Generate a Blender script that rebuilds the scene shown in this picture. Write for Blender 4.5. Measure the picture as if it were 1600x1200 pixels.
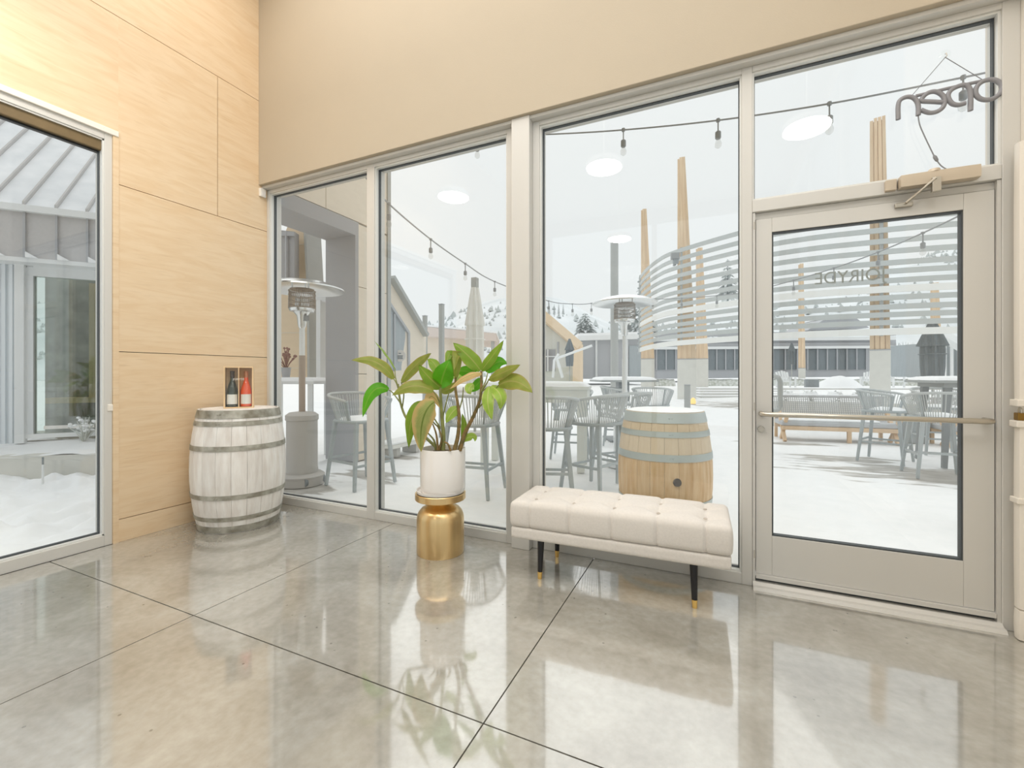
import bpy, bmesh, math, random
from mathutils import Vector, Matrix
random.seed(7)
PI = math.pi
SC = bpy.context.scene
COL = SC.collection
for o in list(bpy.data.objects):
    bpy.data.objects.remove(o)

def lin(c):
    c /= 255.0
    return c / 12.92 if c <= 0.04045 else ((c + 0.055) / 1.055) ** 2.4
def rgb(r, g, b):
    return (lin(r), lin(g), lin(b), 1.0)

# ------------------------------------------------------------------ camera
FOC, YAW = 693.2, -0.4319
CAM = Vector((3.8987, -2.8668, 1.2003))
HOR = 586.4
cd = bpy.data.cameras.new('camera')
cam = bpy.data.objects.new('camera', cd)
COL.objects.link(cam)
cam.location = CAM
cam.rotation_euler = (PI / 2, 0, -YAW)
cd.sensor_width = 36.0
cd.lens = FOC / 1600 * 36.0
cd.shift_x = 0.0
cd.shift_y = -(600 - HOR) / 1600
cd.clip_end = 2000
SC.camera = cam
# ------------------------------------------------------------------ world: snowy overcast sky
w = bpy.data.worlds.new('World'); SC.world = w; w.use_nodes = True
nt = w.node_tree; nt.nodes.clear()
tc = nt.nodes.new('ShaderNodeTexCoord'); sx = nt.nodes.new('ShaderNodeSeparateXYZ')
rp = nt.nodes.new('ShaderNodeValToRGB'); bg = nt.nodes.new('ShaderNodeBackground'); ow = nt.nodes.new('ShaderNodeOutputWorld')
nt.links.new(tc.outputs['Generated'], sx.inputs[0]); nt.links.new(sx.outputs['Z'], rp.inputs[0])
nt.links.new(rp.outputs[0], bg.inputs[0]); nt.links.new(bg.outputs[0], ow.inputs[0])
rp.color_ramp.elements[0].position = 0.0; rp.color_ramp.elements[0].color = (0.86, 0.885, 0.89, 1)
rp.color_ramp.elements[1].position = 1.0; rp.color_ramp.elements[1].color = (1.02, 1.045, 1.055, 1)
SKY = 1.0
bg.inputs[1].default_value = SKY
# the overcast sun: a weak, very soft disc
sd = bpy.data.lights.new('sun', 'SUN'); sd.energy = 0.75; sd.angle = math.radians(65); sd.color = (1.0, 0.98, 0.95)
so = bpy.data.objects.new('sun', sd); COL.objects.link(so); so.rotation_euler = (math.radians(38), 0, math.radians(208))
# the room's own ceiling lighting
LAMP_L = 30.0
vs = SC.view_settings
SC.display_settings.display_device = 'sRGB'
vs.view_transform = 'Standard'; vs.look = 'None'; vs.exposure = 0.0; vs.gamma = 1.0; vs.use_curve_mapping = False
SC.cycles.max_bounces = 10; SC.cycles.transparent_max_bounces = 24; SC.cycles.diffuse_bounces = 5
SC.cycles.glossy_bounces = 5; SC.cycles.sample_clamp_indirect = 6.0; SC.cycles.caustics_reflective = False
SC.cycles.use_denoising = True
# unseen area light under the ceiling, added to fill the room
def fill_area(x, y, z, sxx, syy, power, col=(1.0, 0.975, 0.94)):
    d = bpy.data.lights.new('added_fill_light', 'AREA'); d.shape = 'RECTANGLE'; d.size = sxx; d.size_y = syy; d.energy = power; d.color = col
    o = bpy.data.objects.new('added_fill_light', d); COL.objects.link(o); o.location = (x, y, z)
    return o
fill_area(2.6, -1.7, 4.93, 4.6, 2.6, 112)

# ------------------------------------------------------------------ picture helpers: a view ray met with a plane
FW = Vector((math.sin(YAW), math.cos(YAW), 0)); RT = Vector((math.cos(YAW), -math.sin(YAW), 0)); UP = Vector((0, 0, 1))
def ray(u, v): return FW + RT * ((u - 800) / FOC) - UP * ((v - HOR) / FOC)
def atZ(u, v, z=0.0): d = ray(u, v); return CAM + d * ((z - CAM.z) / d.z)
def atY(u, v, y=0.0): d = ray(u, v); return CAM + d * ((y - CAM.y) / d.y)
def atX(u, v, x=0.0): d = ray(u, v); return CAM + d * ((x - CAM.x) / d.x)
def atD(u, v, dep): return CAM + ray(u, v) * dep

# ------------------------------------------------------------------ materials
def newmat(name):
    m = bpy.data.materials.new(name); m.use_nodes = True
    n = m.node_tree; n.nodes.clear()
    out = n.nodes.new('ShaderNodeOutputMaterial'); p = n.nodes.new('ShaderNodeBsdfPrincipled')
    n.links.new(p.outputs[0], out.inputs[0])
    return m, n, p, out
def N(n, t, **kw):
    x = n.nodes.new(t)
    for k, v in kw.items():
        if k.startswith('i_'): x.inputs[k[2:].replace('_', ' ')].default_value = v
        else: setattr(x, k, v)
    return x
def pm(name, col, rough=0.5, metal=0.0, amt=0.0, scale=8.0, stretch=(1, 1, 1), bump=0.0, bscale=None, col2=None, rnd=0.0, spec=0.5, coat=0.0, detail=4, alpha=1.0, trans=0.0, emit=None, estr=0.0, sheen=0.0, ztop=None):
    """principled with a stretched noise for colour variation, optional bump and per-object random tint"""
    m, n, p, out = newmat(name)
    p.inputs['Roughness'].default_value = rough; p.inputs['Metallic'].default_value = metal
    p.inputs['Specular IOR Level'].default_value = spec; p.inputs['Coat Weight'].default_value = coat
    p.inputs['Coat Roughness'].default_value = 0.08
    if sheen: p.inputs['Sheen Weight'].default_value = sheen
    if trans: p.inputs['Transmission Weight'].default_value = trans
    p.inputs['Alpha'].default_value = alpha
    if emit: p.inputs['Emission Color'].default_value = emit; p.inputs['Emission Strength'].default_value = estr
    src = None
    tcn = N(n, 'ShaderNodeTexCoord'); mp = N(n, 'ShaderNodeMapping'); mp.inputs['Scale'].default_value = stretch
    n.links.new(tcn.outputs['Object'], mp.inputs[0])
    if amt > 0 or col2:
        nz = N(n, 'ShaderNodeTexNoise'); nz.inputs['Scale'].default_value = scale; nz.inputs['Detail'].default_value = detail
        n.links.new(mp.outputs[0], nz.inputs['Vector'])
        cr = N(n, 'ShaderNodeValToRGB'); cr.color_ramp.elements[0].position = 0.3; cr.color_ramp.elements[1].position = 0.7
        c2 = col2 or tuple([c * (1 - amt) for c in col[:3]] + [1])
        cr.color_ramp.elements[0].color = c2; cr.color_ramp.elements[1].color = col
        n.links.new(nz.outputs['Fac'], cr.inputs[0]); src = cr.outputs[0]
    if rnd > 0:
        oi = N(n, 'ShaderNodeObjectInfo'); mr = N(n, 'ShaderNodeMapRange'); mr.inputs['To Min'].default_value = 1 - rnd; mr.inputs['To Max'].default_value = 1 + rnd * 0.4
        n.links.new(oi.outputs['Random'], mr.inputs[0])
        hv = N(n, 'ShaderNodeHueSaturation'); n.links.new(mr.outputs[0], hv.inputs['Value'])
        if src: n.links.new(src, hv.inputs['Color'])
        else: hv.inputs['Color'].default_value = col
        src = hv.outputs[0]
    if ztop:      # the upper part of the thing is weathered to another colour
        sz = N(n, 'ShaderNodeSeparateXYZ'); n.links.new(tcn.outputs['Object'], sz.inputs[0]); zr = N(n, 'ShaderNodeMapRange')
        zr.inputs['From Min'].default_value = ztop[0]; zr.inputs['From Max'].default_value = ztop[1]; zr.inputs['To Max'].default_value = ztop[3]; n.links.new(sz.outputs['Z'], zr.inputs[0])
        zm = N(n, 'ShaderNodeMix', data_type='RGBA'); n.links.new(zr.outputs[0], zm.inputs[0]); n.links.new(src, zm.inputs[6]); zm.inputs[7].default_value = ztop[2]; src = zm.outputs[2]
    if src: n.links.new(src, p.inputs['Base Color'])
    else: p.inputs['Base Color'].default_value = col
    if bump > 0:
        nb = N(n, 'ShaderNodeTexNoise'); nb.inputs['Scale'].default_value = bscale or scale * 3; nb.inputs['Detail'].default_value = 6
        n.links.new(mp.outputs[0], nb.inputs['Vector'])
        bp = N(n, 'ShaderNodeBump'); bp.inputs['Strength'].default_value = bump; bp.inputs['Distance'].default_value = 0.02
        n.links.new(nb.outputs['Fac'], bp.inputs['Height']); n.links.new(bp.outputs[0], p.inputs['Normal'])
    return m
def glass_mat(name, tint=(0.985, 0.995, 0.99, 1), f0=0.055, rough=0.0):
    m, n, p, out = newmat(name); n.nodes.remove(p)
    lw = N(n, 'ShaderNodeLayerWeight'); lw.inputs['Blend'].default_value = 0.5
    pw = N(n, 'ShaderNodeMath', operation='POWER'); pw.inputs[1].default_value = 5.0
    mr = N(n, 'ShaderNodeMapRange'); mr.inputs['To Min'].default_value = f0; mr.inputs['To Max'].default_value = 1.0
    tr = N(n, 'ShaderNodeBsdfTransparent'); tr.inputs[0].default_value = tint
    gl = N(n, 'ShaderNodeBsdfGlossy'); gl.inputs['Roughness'].default_value = rough
    mx = N(n, 'ShaderNodeMixShader')
    n.links.new(lw.outputs['Facing'], pw.inputs[0]); n.links.new(pw.outputs[0], mr.inputs[0]); n.links.new(mr.outputs[0], mx.inputs[0])
    n.links.new(tr.outputs[0], mx.inputs[1]); n.links.new(gl.outputs[0], mx.inputs[2]); n.links.new(mx.outputs[0], out.inputs[0])
    return m
def plywood_mat():
    m, n, p, out = newmat('birch_plywood')
    tcn = N(n, 'ShaderNodeTexCoord'); oi = N(n, 'ShaderNodeObjectInfo')
    va = N(n, 'ShaderNodeVectorMath', operation='ADD'); sc = N(n, 'ShaderNodeVectorMath', operation='SCALE'); sc.inputs['Scale'].default_value = 13.0
    cx = N(n, 'ShaderNodeCombineXYZ'); n.links.new(oi.outputs['Random'], cx.inputs[0]); n.links.new(oi.outputs['Random'], cx.inputs[2])
    n.links.new(cx.outputs[0], sc.inputs[0]); n.links.new(tcn.outputs['Object'], va.inputs[0]); n.links.new(sc.outputs[0], va.inputs[1])
    mp = N(n, 'ShaderNodeMapping'); mp.inputs['Scale'].default_value = (1, 1.1, 7.0); n.links.new(va.outputs[0], mp.inputs[0])
    nz = N(n, 'ShaderNodeTexNoise'); nz.inputs['Scale'].default_value = 2.2; nz.inputs['Detail'].default_value = 7; nz.inputs['Distortion'].default_value = 1.4
    n.links.new(mp.outputs[0], nz.inputs['Vector'])
    cr = N(n, 'ShaderNodeValToRGB'); e = cr.color_ramp.elements
    e[0].position = 0.25; e[0].color = rgb(227, 198, 160); e[1].position = 0.62; e[1].color = rgb(235, 211, 178)
    n.links.new(nz.outputs['Fac'], cr.inputs[0])
    mp2 = N(n, 'ShaderNodeMapping'); mp2.inputs['Scale'].default_value = (1, 3.2, 60.0); n.links.new(va.outputs[0], mp2.inputs[0])
    n2 = N(n, 'ShaderNodeTexNoise'); n2.inputs['Scale'].default_value = 2.0; n2.inputs['Detail'].default_value = 3; n.links.new(mp2.outputs[0], n2.inputs['Vector'])
    c2 = N(n, 'ShaderNodeValToRGB'); c2.color_ramp.elements[0].position = 0.22; c2.color_ramp.elements[0].color = (0.80, 0.74, 0.66, 1); c2.color_ramp.elements[1].position = 0.42; c2.color_ramp.elements[1].color = (1, 1, 1, 1)
    n.links.new(n2.outputs['Fac'], c2.inputs[0])
    # a few dark pin knots
    vo = N(n, 'ShaderNodeTexVoronoi'); vo.inputs['Scale'].default_value = 1.5; n.links.new(va.outputs[0], vo.inputs['Vector'])
    ck = N(n, 'ShaderNodeValToRGB'); ck.color_ramp.elements[0].position = 0.012; ck.color_ramp.elements[0].color = (0.30, 0.2, 0.12, 1); ck.color_ramp.elements[1].position = 0.03; ck.color_ramp.elements[1].color = (1, 1, 1, 1)
    n.links.new(vo.outputs['Distance'], ck.inputs[0])
    m1 = N(n, 'ShaderNodeMix', data_type='RGBA', blend_type='MULTIPLY'); m1.inputs[0].default_value = 0.55
    n.links.new(cr.outputs[0], m1.inputs[6]); n.links.new(c2.outputs[0], m1.inputs[7])
    m2 = N(n, 'ShaderNodeMix', data_type='RGBA', blend_type='MULTIPLY'); m2.inputs[0].default_value = 0.8
    n.links.new(m1.outputs[2], m2.inputs[6]); n.links.new(ck.outputs[0], m2.inputs[7])
    n.links.new(m2.outputs[2], p.inputs['Base Color']); p.inputs['Roughness'].default_value = 0.42; p.inputs['Specular IOR Level'].default_value = 0.3
    return m
def concrete_floor_mat():
    m, n, p, out = newmat('polished_concrete')
    tcn = N(n, 'ShaderNodeTexCoord')
    n1 = N(n, 'ShaderNodeTexNoise'); n1.inputs['Scale'].default_value = 1.7; n1.inputs['Detail'].default_value = 9; n1.inputs['Roughness'].default_value = 0.62; n1.inputs['Distortion'].default_value = 0.6
    n.links.new(tcn.outputs['Object'], n1.inputs['Vector'])
    cr = N(n, 'ShaderNodeValToRGB'); e = cr.color_ramp.elements
    e[0].position = 0.30; e[0].color = rgb(148, 143, 132); e[1].position = 0.68; e[1].color = rgb(188, 187, 180)
    x = e.new(0.5); x.color = rgb(170, 167, 158)
    n.links.new(n1.outputs['Fac'], cr.inputs[0])
    n2 = N(n, 'ShaderNodeTexNoise'); n2.inputs['Scale'].default_value = 26; n2.inputs['Detail'].default_value = 6; n.links.new(tcn.outputs['Object'], n2.inputs['Vector'])
    c2 = N(n, 'ShaderNodeValToRGB'); c2.color_ramp.elements[0].position = 0.3; c2.color_ramp.elements[0].color = (0.86, 0.85, 0.83, 1); c2.color_ramp.elements[1].position = 0.68; c2.color_ramp.elements[1].color = (1.04, 1.04, 1.04, 1)
    n.links.new(n2.outputs['Fac'], c2.inputs[0])
    m1 = N(n, 'ShaderNodeMix', data_type='RGBA', blend_type='MULTIPLY'); m1.inputs[0].default_value = 1.0
    n.links.new(cr.outputs[0], m1.inputs[6]); n.links.new(c2.outputs[0], m1.inputs[7])
    # scattered dark pits, in clusters
    vo = N(n, 'ShaderNodeTexVoronoi'); vo.inputs['Scale'].default_value = 17; n.links.new(tcn.outputs['Object'], vo.inputs['Vector'])
    ck = N(n, 'ShaderNodeValToRGB'); ck.color_ramp.elements[0].position = 0.06; ck.color_ramp.elements[0].color = (1, 1, 1, 1); ck.color_ramp.elements[1].position = 0.12; ck.color_ramp.elements[1].color = (0, 0, 0, 1)
    n.links.new(vo.outputs['Distance'], ck.inputs[0])
    sep = N(n, 'ShaderNodeSeparateColor'); n.links.new(vo.outputs['Color'], sep.inputs[0])
    gt = N(n, 'ShaderNodeMath', operation='GREATER_THAN'); gt.inputs[1].default_value = 0.45; n.links.new(sep.outputs[0], gt.inputs[0])
    n3 = N(n, 'ShaderNodeTexNoise'); n3.noise_dimensions = '4D'; n3.inputs['Scale'].default_value = 1.3; n3.inputs['W'].default_value = 2.0; n.links.new(tcn.outputs['Object'], n3.inputs['Vector'])
    g3 = N(n, 'ShaderNodeMath', operation='GREATER_THAN'); g3.inputs[1].default_value = 0.54; n.links.new(n3.outputs['Fac'], g3.inputs[0])
    a = N(n, 'ShaderNodeMath', operation='MULTIPLY'); n.links.new(ck.outputs[0], a.inputs[0]); n.links.new(gt.outputs[0], a.inputs[1])
    b = N(n, 'ShaderNodeMath', operation='MULTIPLY'); n.links.new(a.outputs[0], b.inputs[0]); n.links.new(g3.outputs[0], b.inputs[1])
    c = N(n, 'ShaderNodeMath', operation='MULTIPLY'); c.inputs[1].default_value = 0.6; n.links.new(b.outputs[0], c.inputs[0])
    m2 = N(n, 'ShaderNodeMix', data_type='RGBA'); n.links.new(c.outputs[0], m2.inputs[0]); n.links.new(m1.outputs[2], m2.inputs[6]); m2.inputs[7].default_value = rgb(70, 62, 52)
    n.links.new(m2.outputs[2], p.inputs['Base Color'])
    mr = N(n, 'ShaderNodeMapRange'); mr.inputs['To Min'].default_value = 0.10; mr.inputs['To Max'].default_value = 0.26; n.links.new(n1.outputs['Fac'], mr.inputs[0])
    n.links.new(mr.outputs[0], p.inputs['Roughness']); p.inputs['Specular IOR Level'].default_value = 1.0
    p.inputs['Coat Weight'].default_value = 1.0; p.inputs['Coat Roughness'].default_value = 0.06; p.inputs['Coat IOR'].default_value = 2.4
    return m
def snow_ground_mat(name, patches):
    """snow with bare paving showing where it was trodden or sheltered (world-space patches: x, y, rx, ry)"""
    m, n, p, out = newmat(name)
    ge = N(n, 'ShaderNodeNewGeometry')
    nz = N(n, 'ShaderNodeTexNoise'); nz.inputs['Scale'].default_value = 2.2; nz.inputs['Detail'].default_value = 6
    mp = N(n, 'ShaderNodeMapping'); mp.inputs['Scale'].default_value = (0.7, 2.4, 1); mp.inputs['Rotation'].default_value = (0, 0, 0.2)
    n.links.new(ge.outputs['Position'], mp.inputs[0]); n.links.new(mp.outputs[0], nz.inputs['Vector'])
    acc = None
    for (x, y, rx, ry) in patches:
        s = N(n, 'ShaderNodeVectorMath', operation='SUBTRACT'); s.inputs[1].default_value = (x, y, 0); n.links.new(ge.outputs['Position'], s.inputs[0])
        ml = N(n, 'ShaderNodeVectorMath', operation='MULTIPLY'); ml.inputs[1].default_value = (1 / rx, 1 / ry, 0); n.links.new(s.outputs[0], ml.inputs[0])
        ln = N(n, 'ShaderNodeVectorMath', operation='LENGTH'); n.links.new(ml.outputs[0], ln.inputs[0])
        if acc is None: acc = ln.outputs['Value']
        else:
            mn = N(n, 'ShaderNodeMath', operation='MINIMUM'); n.links.new(acc, mn.inputs[0]); n.links.new(ln.outputs['Value'], mn.inputs[1]); acc = mn.outputs[0]
    k = N(n, 'ShaderNodeMath', operation='MULTIPLY_ADD'); k.inputs[1].default_value = 2.6; n.links.new(nz.outputs['Fac'], k.inputs[0]); n.links.new(acc, k.inputs[2])
    cr = N(n, 'ShaderNodeMapRange'); cr.inputs['From Min'].default_value = 1.85; cr.inputs['From Max'].default_value = 2.1; n.links.new(k.outputs[0], cr.inputs[0])
    n2 = N(n, 'ShaderNodeTexNoise'); n2.inputs['Scale'].default_value = 5; n2.inputs['Detail'].default_value = 5; n.links.new(ge.outputs['Position'], n2.inputs['Vector'])
    c1 = N(n, 'ShaderNodeValToRGB'); c1.color_ramp.elements[0].position = 0.3; c1.color_ramp.elements[0].color = rgb(168, 164, 158); c1.color_ramp.elements[1].position = 0.7; c1.color_ramp.elements[1].color = rgb(196, 193, 188)
    n.links.new(n2.outputs['Fac'], c1.inputs[0])
    c2 = N(n, 'ShaderNodeValToRGB'); c2.color_ramp.elements[0].position = 0.25; c2.color_ramp.elements[0].color = rgb(243, 244, 244); c2.color_ramp.elements[1].position = 0.6; c2.color_ramp.elements[1].color = rgb(248, 248, 248)
    n.links.new(n2.outputs['Fac'], c2.inputs[0])
    mx = N(n, 'ShaderNodeMix', data_type='RGBA'); n.links.new(cr.outputs[0], mx.inputs[0]); n.links.new(c1.outputs[0], mx.inputs[6]); n.links.new(c2.outputs[0], mx.inputs[7])
    n.links.new(mx.outputs[2], p.inputs['Base Color']); p.inputs['Roughness'].default_value = 0.75; p.inputs['Specular IOR Level'].default_value = 0.2
    bp = N(n, 'ShaderNodeBump'); bp.inputs['Strength'].default_value = 0.25; bp.inputs['Distance'].default_value = 0.03; n.links.new(k.outputs[0], bp.inputs['Height']); n.links.new(bp.outputs[0], p.inputs['Normal'])
    return m

M = {}
M['ply'] = plywood_mat()
M['floor'] = concrete_floor_mat()
M['joint'] = pm('saw_cut_filler', rgb(92, 84, 72), 0.8)
M['dry'] = pm('painted_drywall', rgb(194, 181, 160), 0.7, amt=0.02, scale=3, bump=0.05, bscale=160)
M['white_paint'] = pm('white_trim_paint', rgb(240, 234, 224), 0.45)
M['alu'] = pm('clear_anodised_aluminium', rgb(218, 216, 211), 0.42, metal=0.12, amt=0.03, scale=3, stretch=(1, 1, 0.3))
M['alu_bead'] = pm('pale_aluminium_bead', rgb(232, 232, 228), 0.35, metal=0.1)
M['gasket'] = pm('black_rubber_gasket', rgb(70, 75, 78), 0.6)
M['glass'] = glass_mat('window_glass')
M['ceil'] = pm('white_ceiling_paint', rgb(236, 230, 220), 0.8)
M['brass'] = pm('brushed_brass', rgb(234, 203, 150), 0.30, metal=1.0, amt=0.10, scale=3, stretch=(14, 14, 0.2))
M['brass_dark'] = pm('aged_brass', rgb(150, 118, 60), 0.4, metal=0.9)
M['ceramic'] = pm('glazed_white_ceramic', rgb(244, 240, 236), 0.12, amt=0.02, scale=3, coat=0.6)
M['soil'] = pm('potting_bark', rgb(96, 78, 52), 0.9, amt=0.5, scale=40, bump=0.8, bscale=60)
M['boucle'] = pm('cream_linen_upholstery', rgb(232, 226, 219), 0.92, amt=0.07, scale=90, stretch=(1, 1, 1), bump=0.25, bscale=420, sheen=0.2)
M['button'] = pm('fabric_button', rgb(196, 186, 176), 0.9)
M['blackleg'] = pm('satin_black_wood', rgb(18, 17, 20), 0.3)
M['gold'] = pm('polished_gold_cap', rgb(240, 200, 120), 0.2, metal=1.0)
M['whitewash'] = pm('whitewashed_oak', rgb(248, 246, 242), 0.7, col2=rgb(226, 219, 212), scale=4, stretch=(6, 6, 1.0), rnd=0.06, bump=0.15, bscale=14)
M['oldhoop'] = pm('weathered_steel_hoop', rgb(196, 194, 184), 0.55, metal=0.45, col2=rgb(134, 129, 114), scale=13, bump=0.2)
M['oak'] = pm('natural_oak_stave', rgb(236, 206, 164), 0.6, col2=rgb(216, 174, 122), scale=4, stretch=(7, 7, 0.8), rnd=0.10, bump=0.15, bscale=14, ztop=(0.585, 0.625, rgb(228, 214, 192), 0.75))
M['oakend'] = pm('weathered_oak_stave_end', rgb(224, 210, 190), 0.7, col2=rgb(204, 186, 162), scale=6, stretch=(7, 7, 0.8), rnd=0.08)
M['galv'] = pm('galvanised_hoop', rgb(196, 204, 202), 0.45, metal=0.35, amt=0.1, scale=9)
M['bung'] = pm('dark_bung', rgb(66, 62, 60), 0.7)
M['crate'] = pm('pale_pine', rgb(240, 208, 164), 0.55, amt=0.12, scale=4, stretch=(8, 8, 1))
M['bottle_green'] = pm('dark_green_bottle_glass', rgb(40, 46, 22), 0.06, spec=0.8, coat=0.5)
M['bottle_rose'] = pm('rose_wine_bottle', rgb(240, 92, 44), 0.06, spec=0.8, coat=0.5)
M['capsule_dark'] = pm('dark_capsule', rgb(74, 58, 46), 0.35)
M['capsule_rose'] = pm('copper_capsule', rgb(206, 140, 104), 0.35, metal=0.3)
M['label'] = pm('paper_label', rgb(242, 238, 232), 0.7)
M['white_print'] = pm('white_print', rgb(236, 230, 224), 0.6)
M['acrylic'] = glass_mat('acrylic_front', f0=0.03)
M['blind'] = pm('dark_roller_blind', rgb(124, 104, 70), 0.5, amt=0.2, scale=9)
M['chain'] = pm('clear_bead_chain', rgb(214, 208, 196), 0.3)
M['plastic'] = pm('white_plastic', rgb(238, 232, 222), 0.4)
M['steel'] = pm('brushed_steel', rgb(196, 190, 178), 0.28, metal=0.9)
M['closer'] = pm('painted_closer_cover', rgb(206, 192, 172), 0.4, metal=0.2)
M['neon'] = pm('grey_unlit_neon_tube', rgb(146, 146, 151), 0.4)
M['cord'] = pm('grey_cord', rgb(140, 142, 146), 0.5)
M['etch'] = pm('etched_film', rgb(158, 162, 158), 0.6)
M['emit'] = pm('lamp_diffuser', rgb(255, 255, 255), 0.5, emit=(1.0, 0.97, 0.92, 1), estr=LAMP_L)
M['lampbody'] = pm('lamp_housing', rgb(236, 234, 230), 0.4)
# outdoors: most colours paled to put haze into them, besides frost
M['snow'] = pm('fresh_snow', rgb(246, 247, 248), 0.8, spec=0.15, bump=0.15, bscale=9)
M['ground'] = snow_ground_mat('snow_over_paving', [(6.5, 4.1, 2.0, 0.75), (5.6, 4.9, 0.9, 0.4), (-0.1, 0.45, 0.45, 0.4), (0.1, 1.3, 0.7, 0.35), (-0.5, 2.3, 0.5, 0.4), (5.0, 12.3, 2.4, 1.2), (5.0, 6.3, 0.9, 0.25)])
M['rough_snow'] = pm('drifted_snow', rgb(250, 251, 252), 0.85, spec=0.15, bump=0.5, bscale=5)
M['conc'] = pm('cast_concrete', rgb(222, 221, 214), 0.75, amt=0.08, scale=5, bump=0.1)
M['conc_dark'] = pm('damp_concrete', rgb(200, 198, 193), 0.75, amt=0.1, scale=5)
M['rope'] = pm('grey_rope', rgb(190, 194, 194), 0.75)
M['chairmetal'] = pm('grey_powder_coat', rgb(172, 179, 181), 0.5)
M['chairdark'] = pm('charcoal_powder_coat', rgb(138, 144, 147), 0.5)
M['tablewhite'] = pm('pale_grey_table', rgb(220, 222, 216), 0.6)
M['tabledark'] = pm('grey_table_top', rgb(168, 172, 172), 0.6)
M['greymetal'] = pm('grey_cladding', rgb(176, 178, 182), 0.5, amt=0.03, scale=2)
M['paneldark'] = pm('mid_grey_panel', rgb(168, 169, 172), 0.55, amt=0.03, scale=2)
M['palewood'] = pm('pale_exterior_ply', rgb(232, 221, 204), 0.6, amt=0.05, scale=3, stretch=(1, 2, 5))
M['orangewood'] = pm('honey_exterior_ply', rgb(236, 214, 184), 0.6, amt=0.06, scale=3, stretch=(1, 2, 5))
M['timber'] = pm('laminated_larch', rgb(236, 212, 180), 0.65, col2=rgb(218, 188, 154), scale=3, stretch=(5, 5, 0.3), rnd=0.10)
M['slat'] = pm('grey_steel_slat', rgb(190, 194, 192), 0.5)
M['slatwhite'] = pm('white_steel_slat', rgb(238, 238, 234), 0.5)
M['post'] = pm('grey_steel_post', rgb(176, 178, 175), 0.45, amt=0.04, scale=5)
M['canvas_white'] = pm('off_white_canvas', rgb(234, 233, 227), 0.85, amt=0.05, scale=6, stretch=(3, 3, 0.5))
M['canvas_dark'] = pm('slate_canvas', rgb(128, 137, 142), 0.85, amt=0.25, scale=6, stretch=(4, 4, 0.4))
M['stainless'] = pm('stainless_reflector', rgb(226, 228, 228), 0.22, metal=0.85)
M['heaterbody'] = pm('grey_heater_body', rgb(190, 186, 181), 0.5)
M['heaterbrown'] = pm('bronze_heater_pole', rgb(170, 155, 143), 0.45)
M['mesh'] = pm('wire_cage', rgb(170, 158, 146), 0.4, metal=0.4)
M['teak'] = pm('pale_teak', rgb(232, 202, 168), 0.6, amt=0.12, scale=5, stretch=(3, 3, 3), rnd=0.06)
M['rattan'] = pm('grey_rattan', rgb(186, 185, 184), 0.8)
M['cushion'] = pm('grey_cushion', rgb(190, 192, 194), 0.9)
M['whitemetal'] = pm('white_metal', rgb(232, 234, 234), 0.4)
M['ribmetal'] = pm('white_ribbed_steel', rgb(226, 232, 236), 0.4)
M['roofmetal'] = pm('snow_dusted_steel_roof', rgb(240, 242, 245), 0.6, col2=rgb(222, 226, 230), scale=3)
M['fascia'] = pm('frosted_grey_fascia', rgb(190, 189, 189), 0.6, col2=rgb(196, 194, 194), scale=30)
M['winglass'] = glass_mat('building_glass', tint=(0.80, 0.86, 0.84, 1), f0=0.12)
M['reflroom'] = pm('painted_reflection_interior', rgb(190, 186, 174), 0.8, amt=0.5, scale=5, detail=8)  # mottled tone imitates trees reflected in the neighbour's window
M['curtain'] = pm('grey_curtain', rgb(172, 180, 184), 0.8, amt=0.15, scale=9, stretch=(6, 6, 0.1))
M['cable'] = pm('grey_festoon_cable', rgb(150, 153, 155), 0.5)
M['bulb'] = glass_mat('bulb_glass', tint=(0.93, 0.93, 0.92, 1), f0=0.08)
M['conifer'] = pm('frosted_hazed_conifer', rgb(168, 176, 173), 0.9, col2=rgb(216, 220, 220), scale=5)  # frost, plus haze put into the colour
M['hill'] = pm('hazed_snowy_hillside', rgb(240, 243, 245), 0.9, col2=rgb(216, 221, 223), scale=0.06, detail=9)  # snow, with distance haze painted into the pale tones
M['shrub'] = pm('frosted_shrub', rgb(168, 172, 158), 0.9, col2=rgb(226, 228, 226), scale=9)
M['dryflower'] = pm('dried_flower', rgb(150, 110, 104), 0.9)
M['amber'] = pm('amber_lamp', rgb(250, 200, 110), 0.4, emit=(1.0, 0.72, 0.3, 1), estr=0.5)
M['lamphead'] = pm('spot_lamp_head', rgb(150, 152, 152), 0.4)
M['ochre'] = pm('dusty_rose_fascia', rgb(216, 202, 193), 0.7)
M['seat'] = pm('grey_seat', rgb(190, 194, 194), 0.7)

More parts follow.
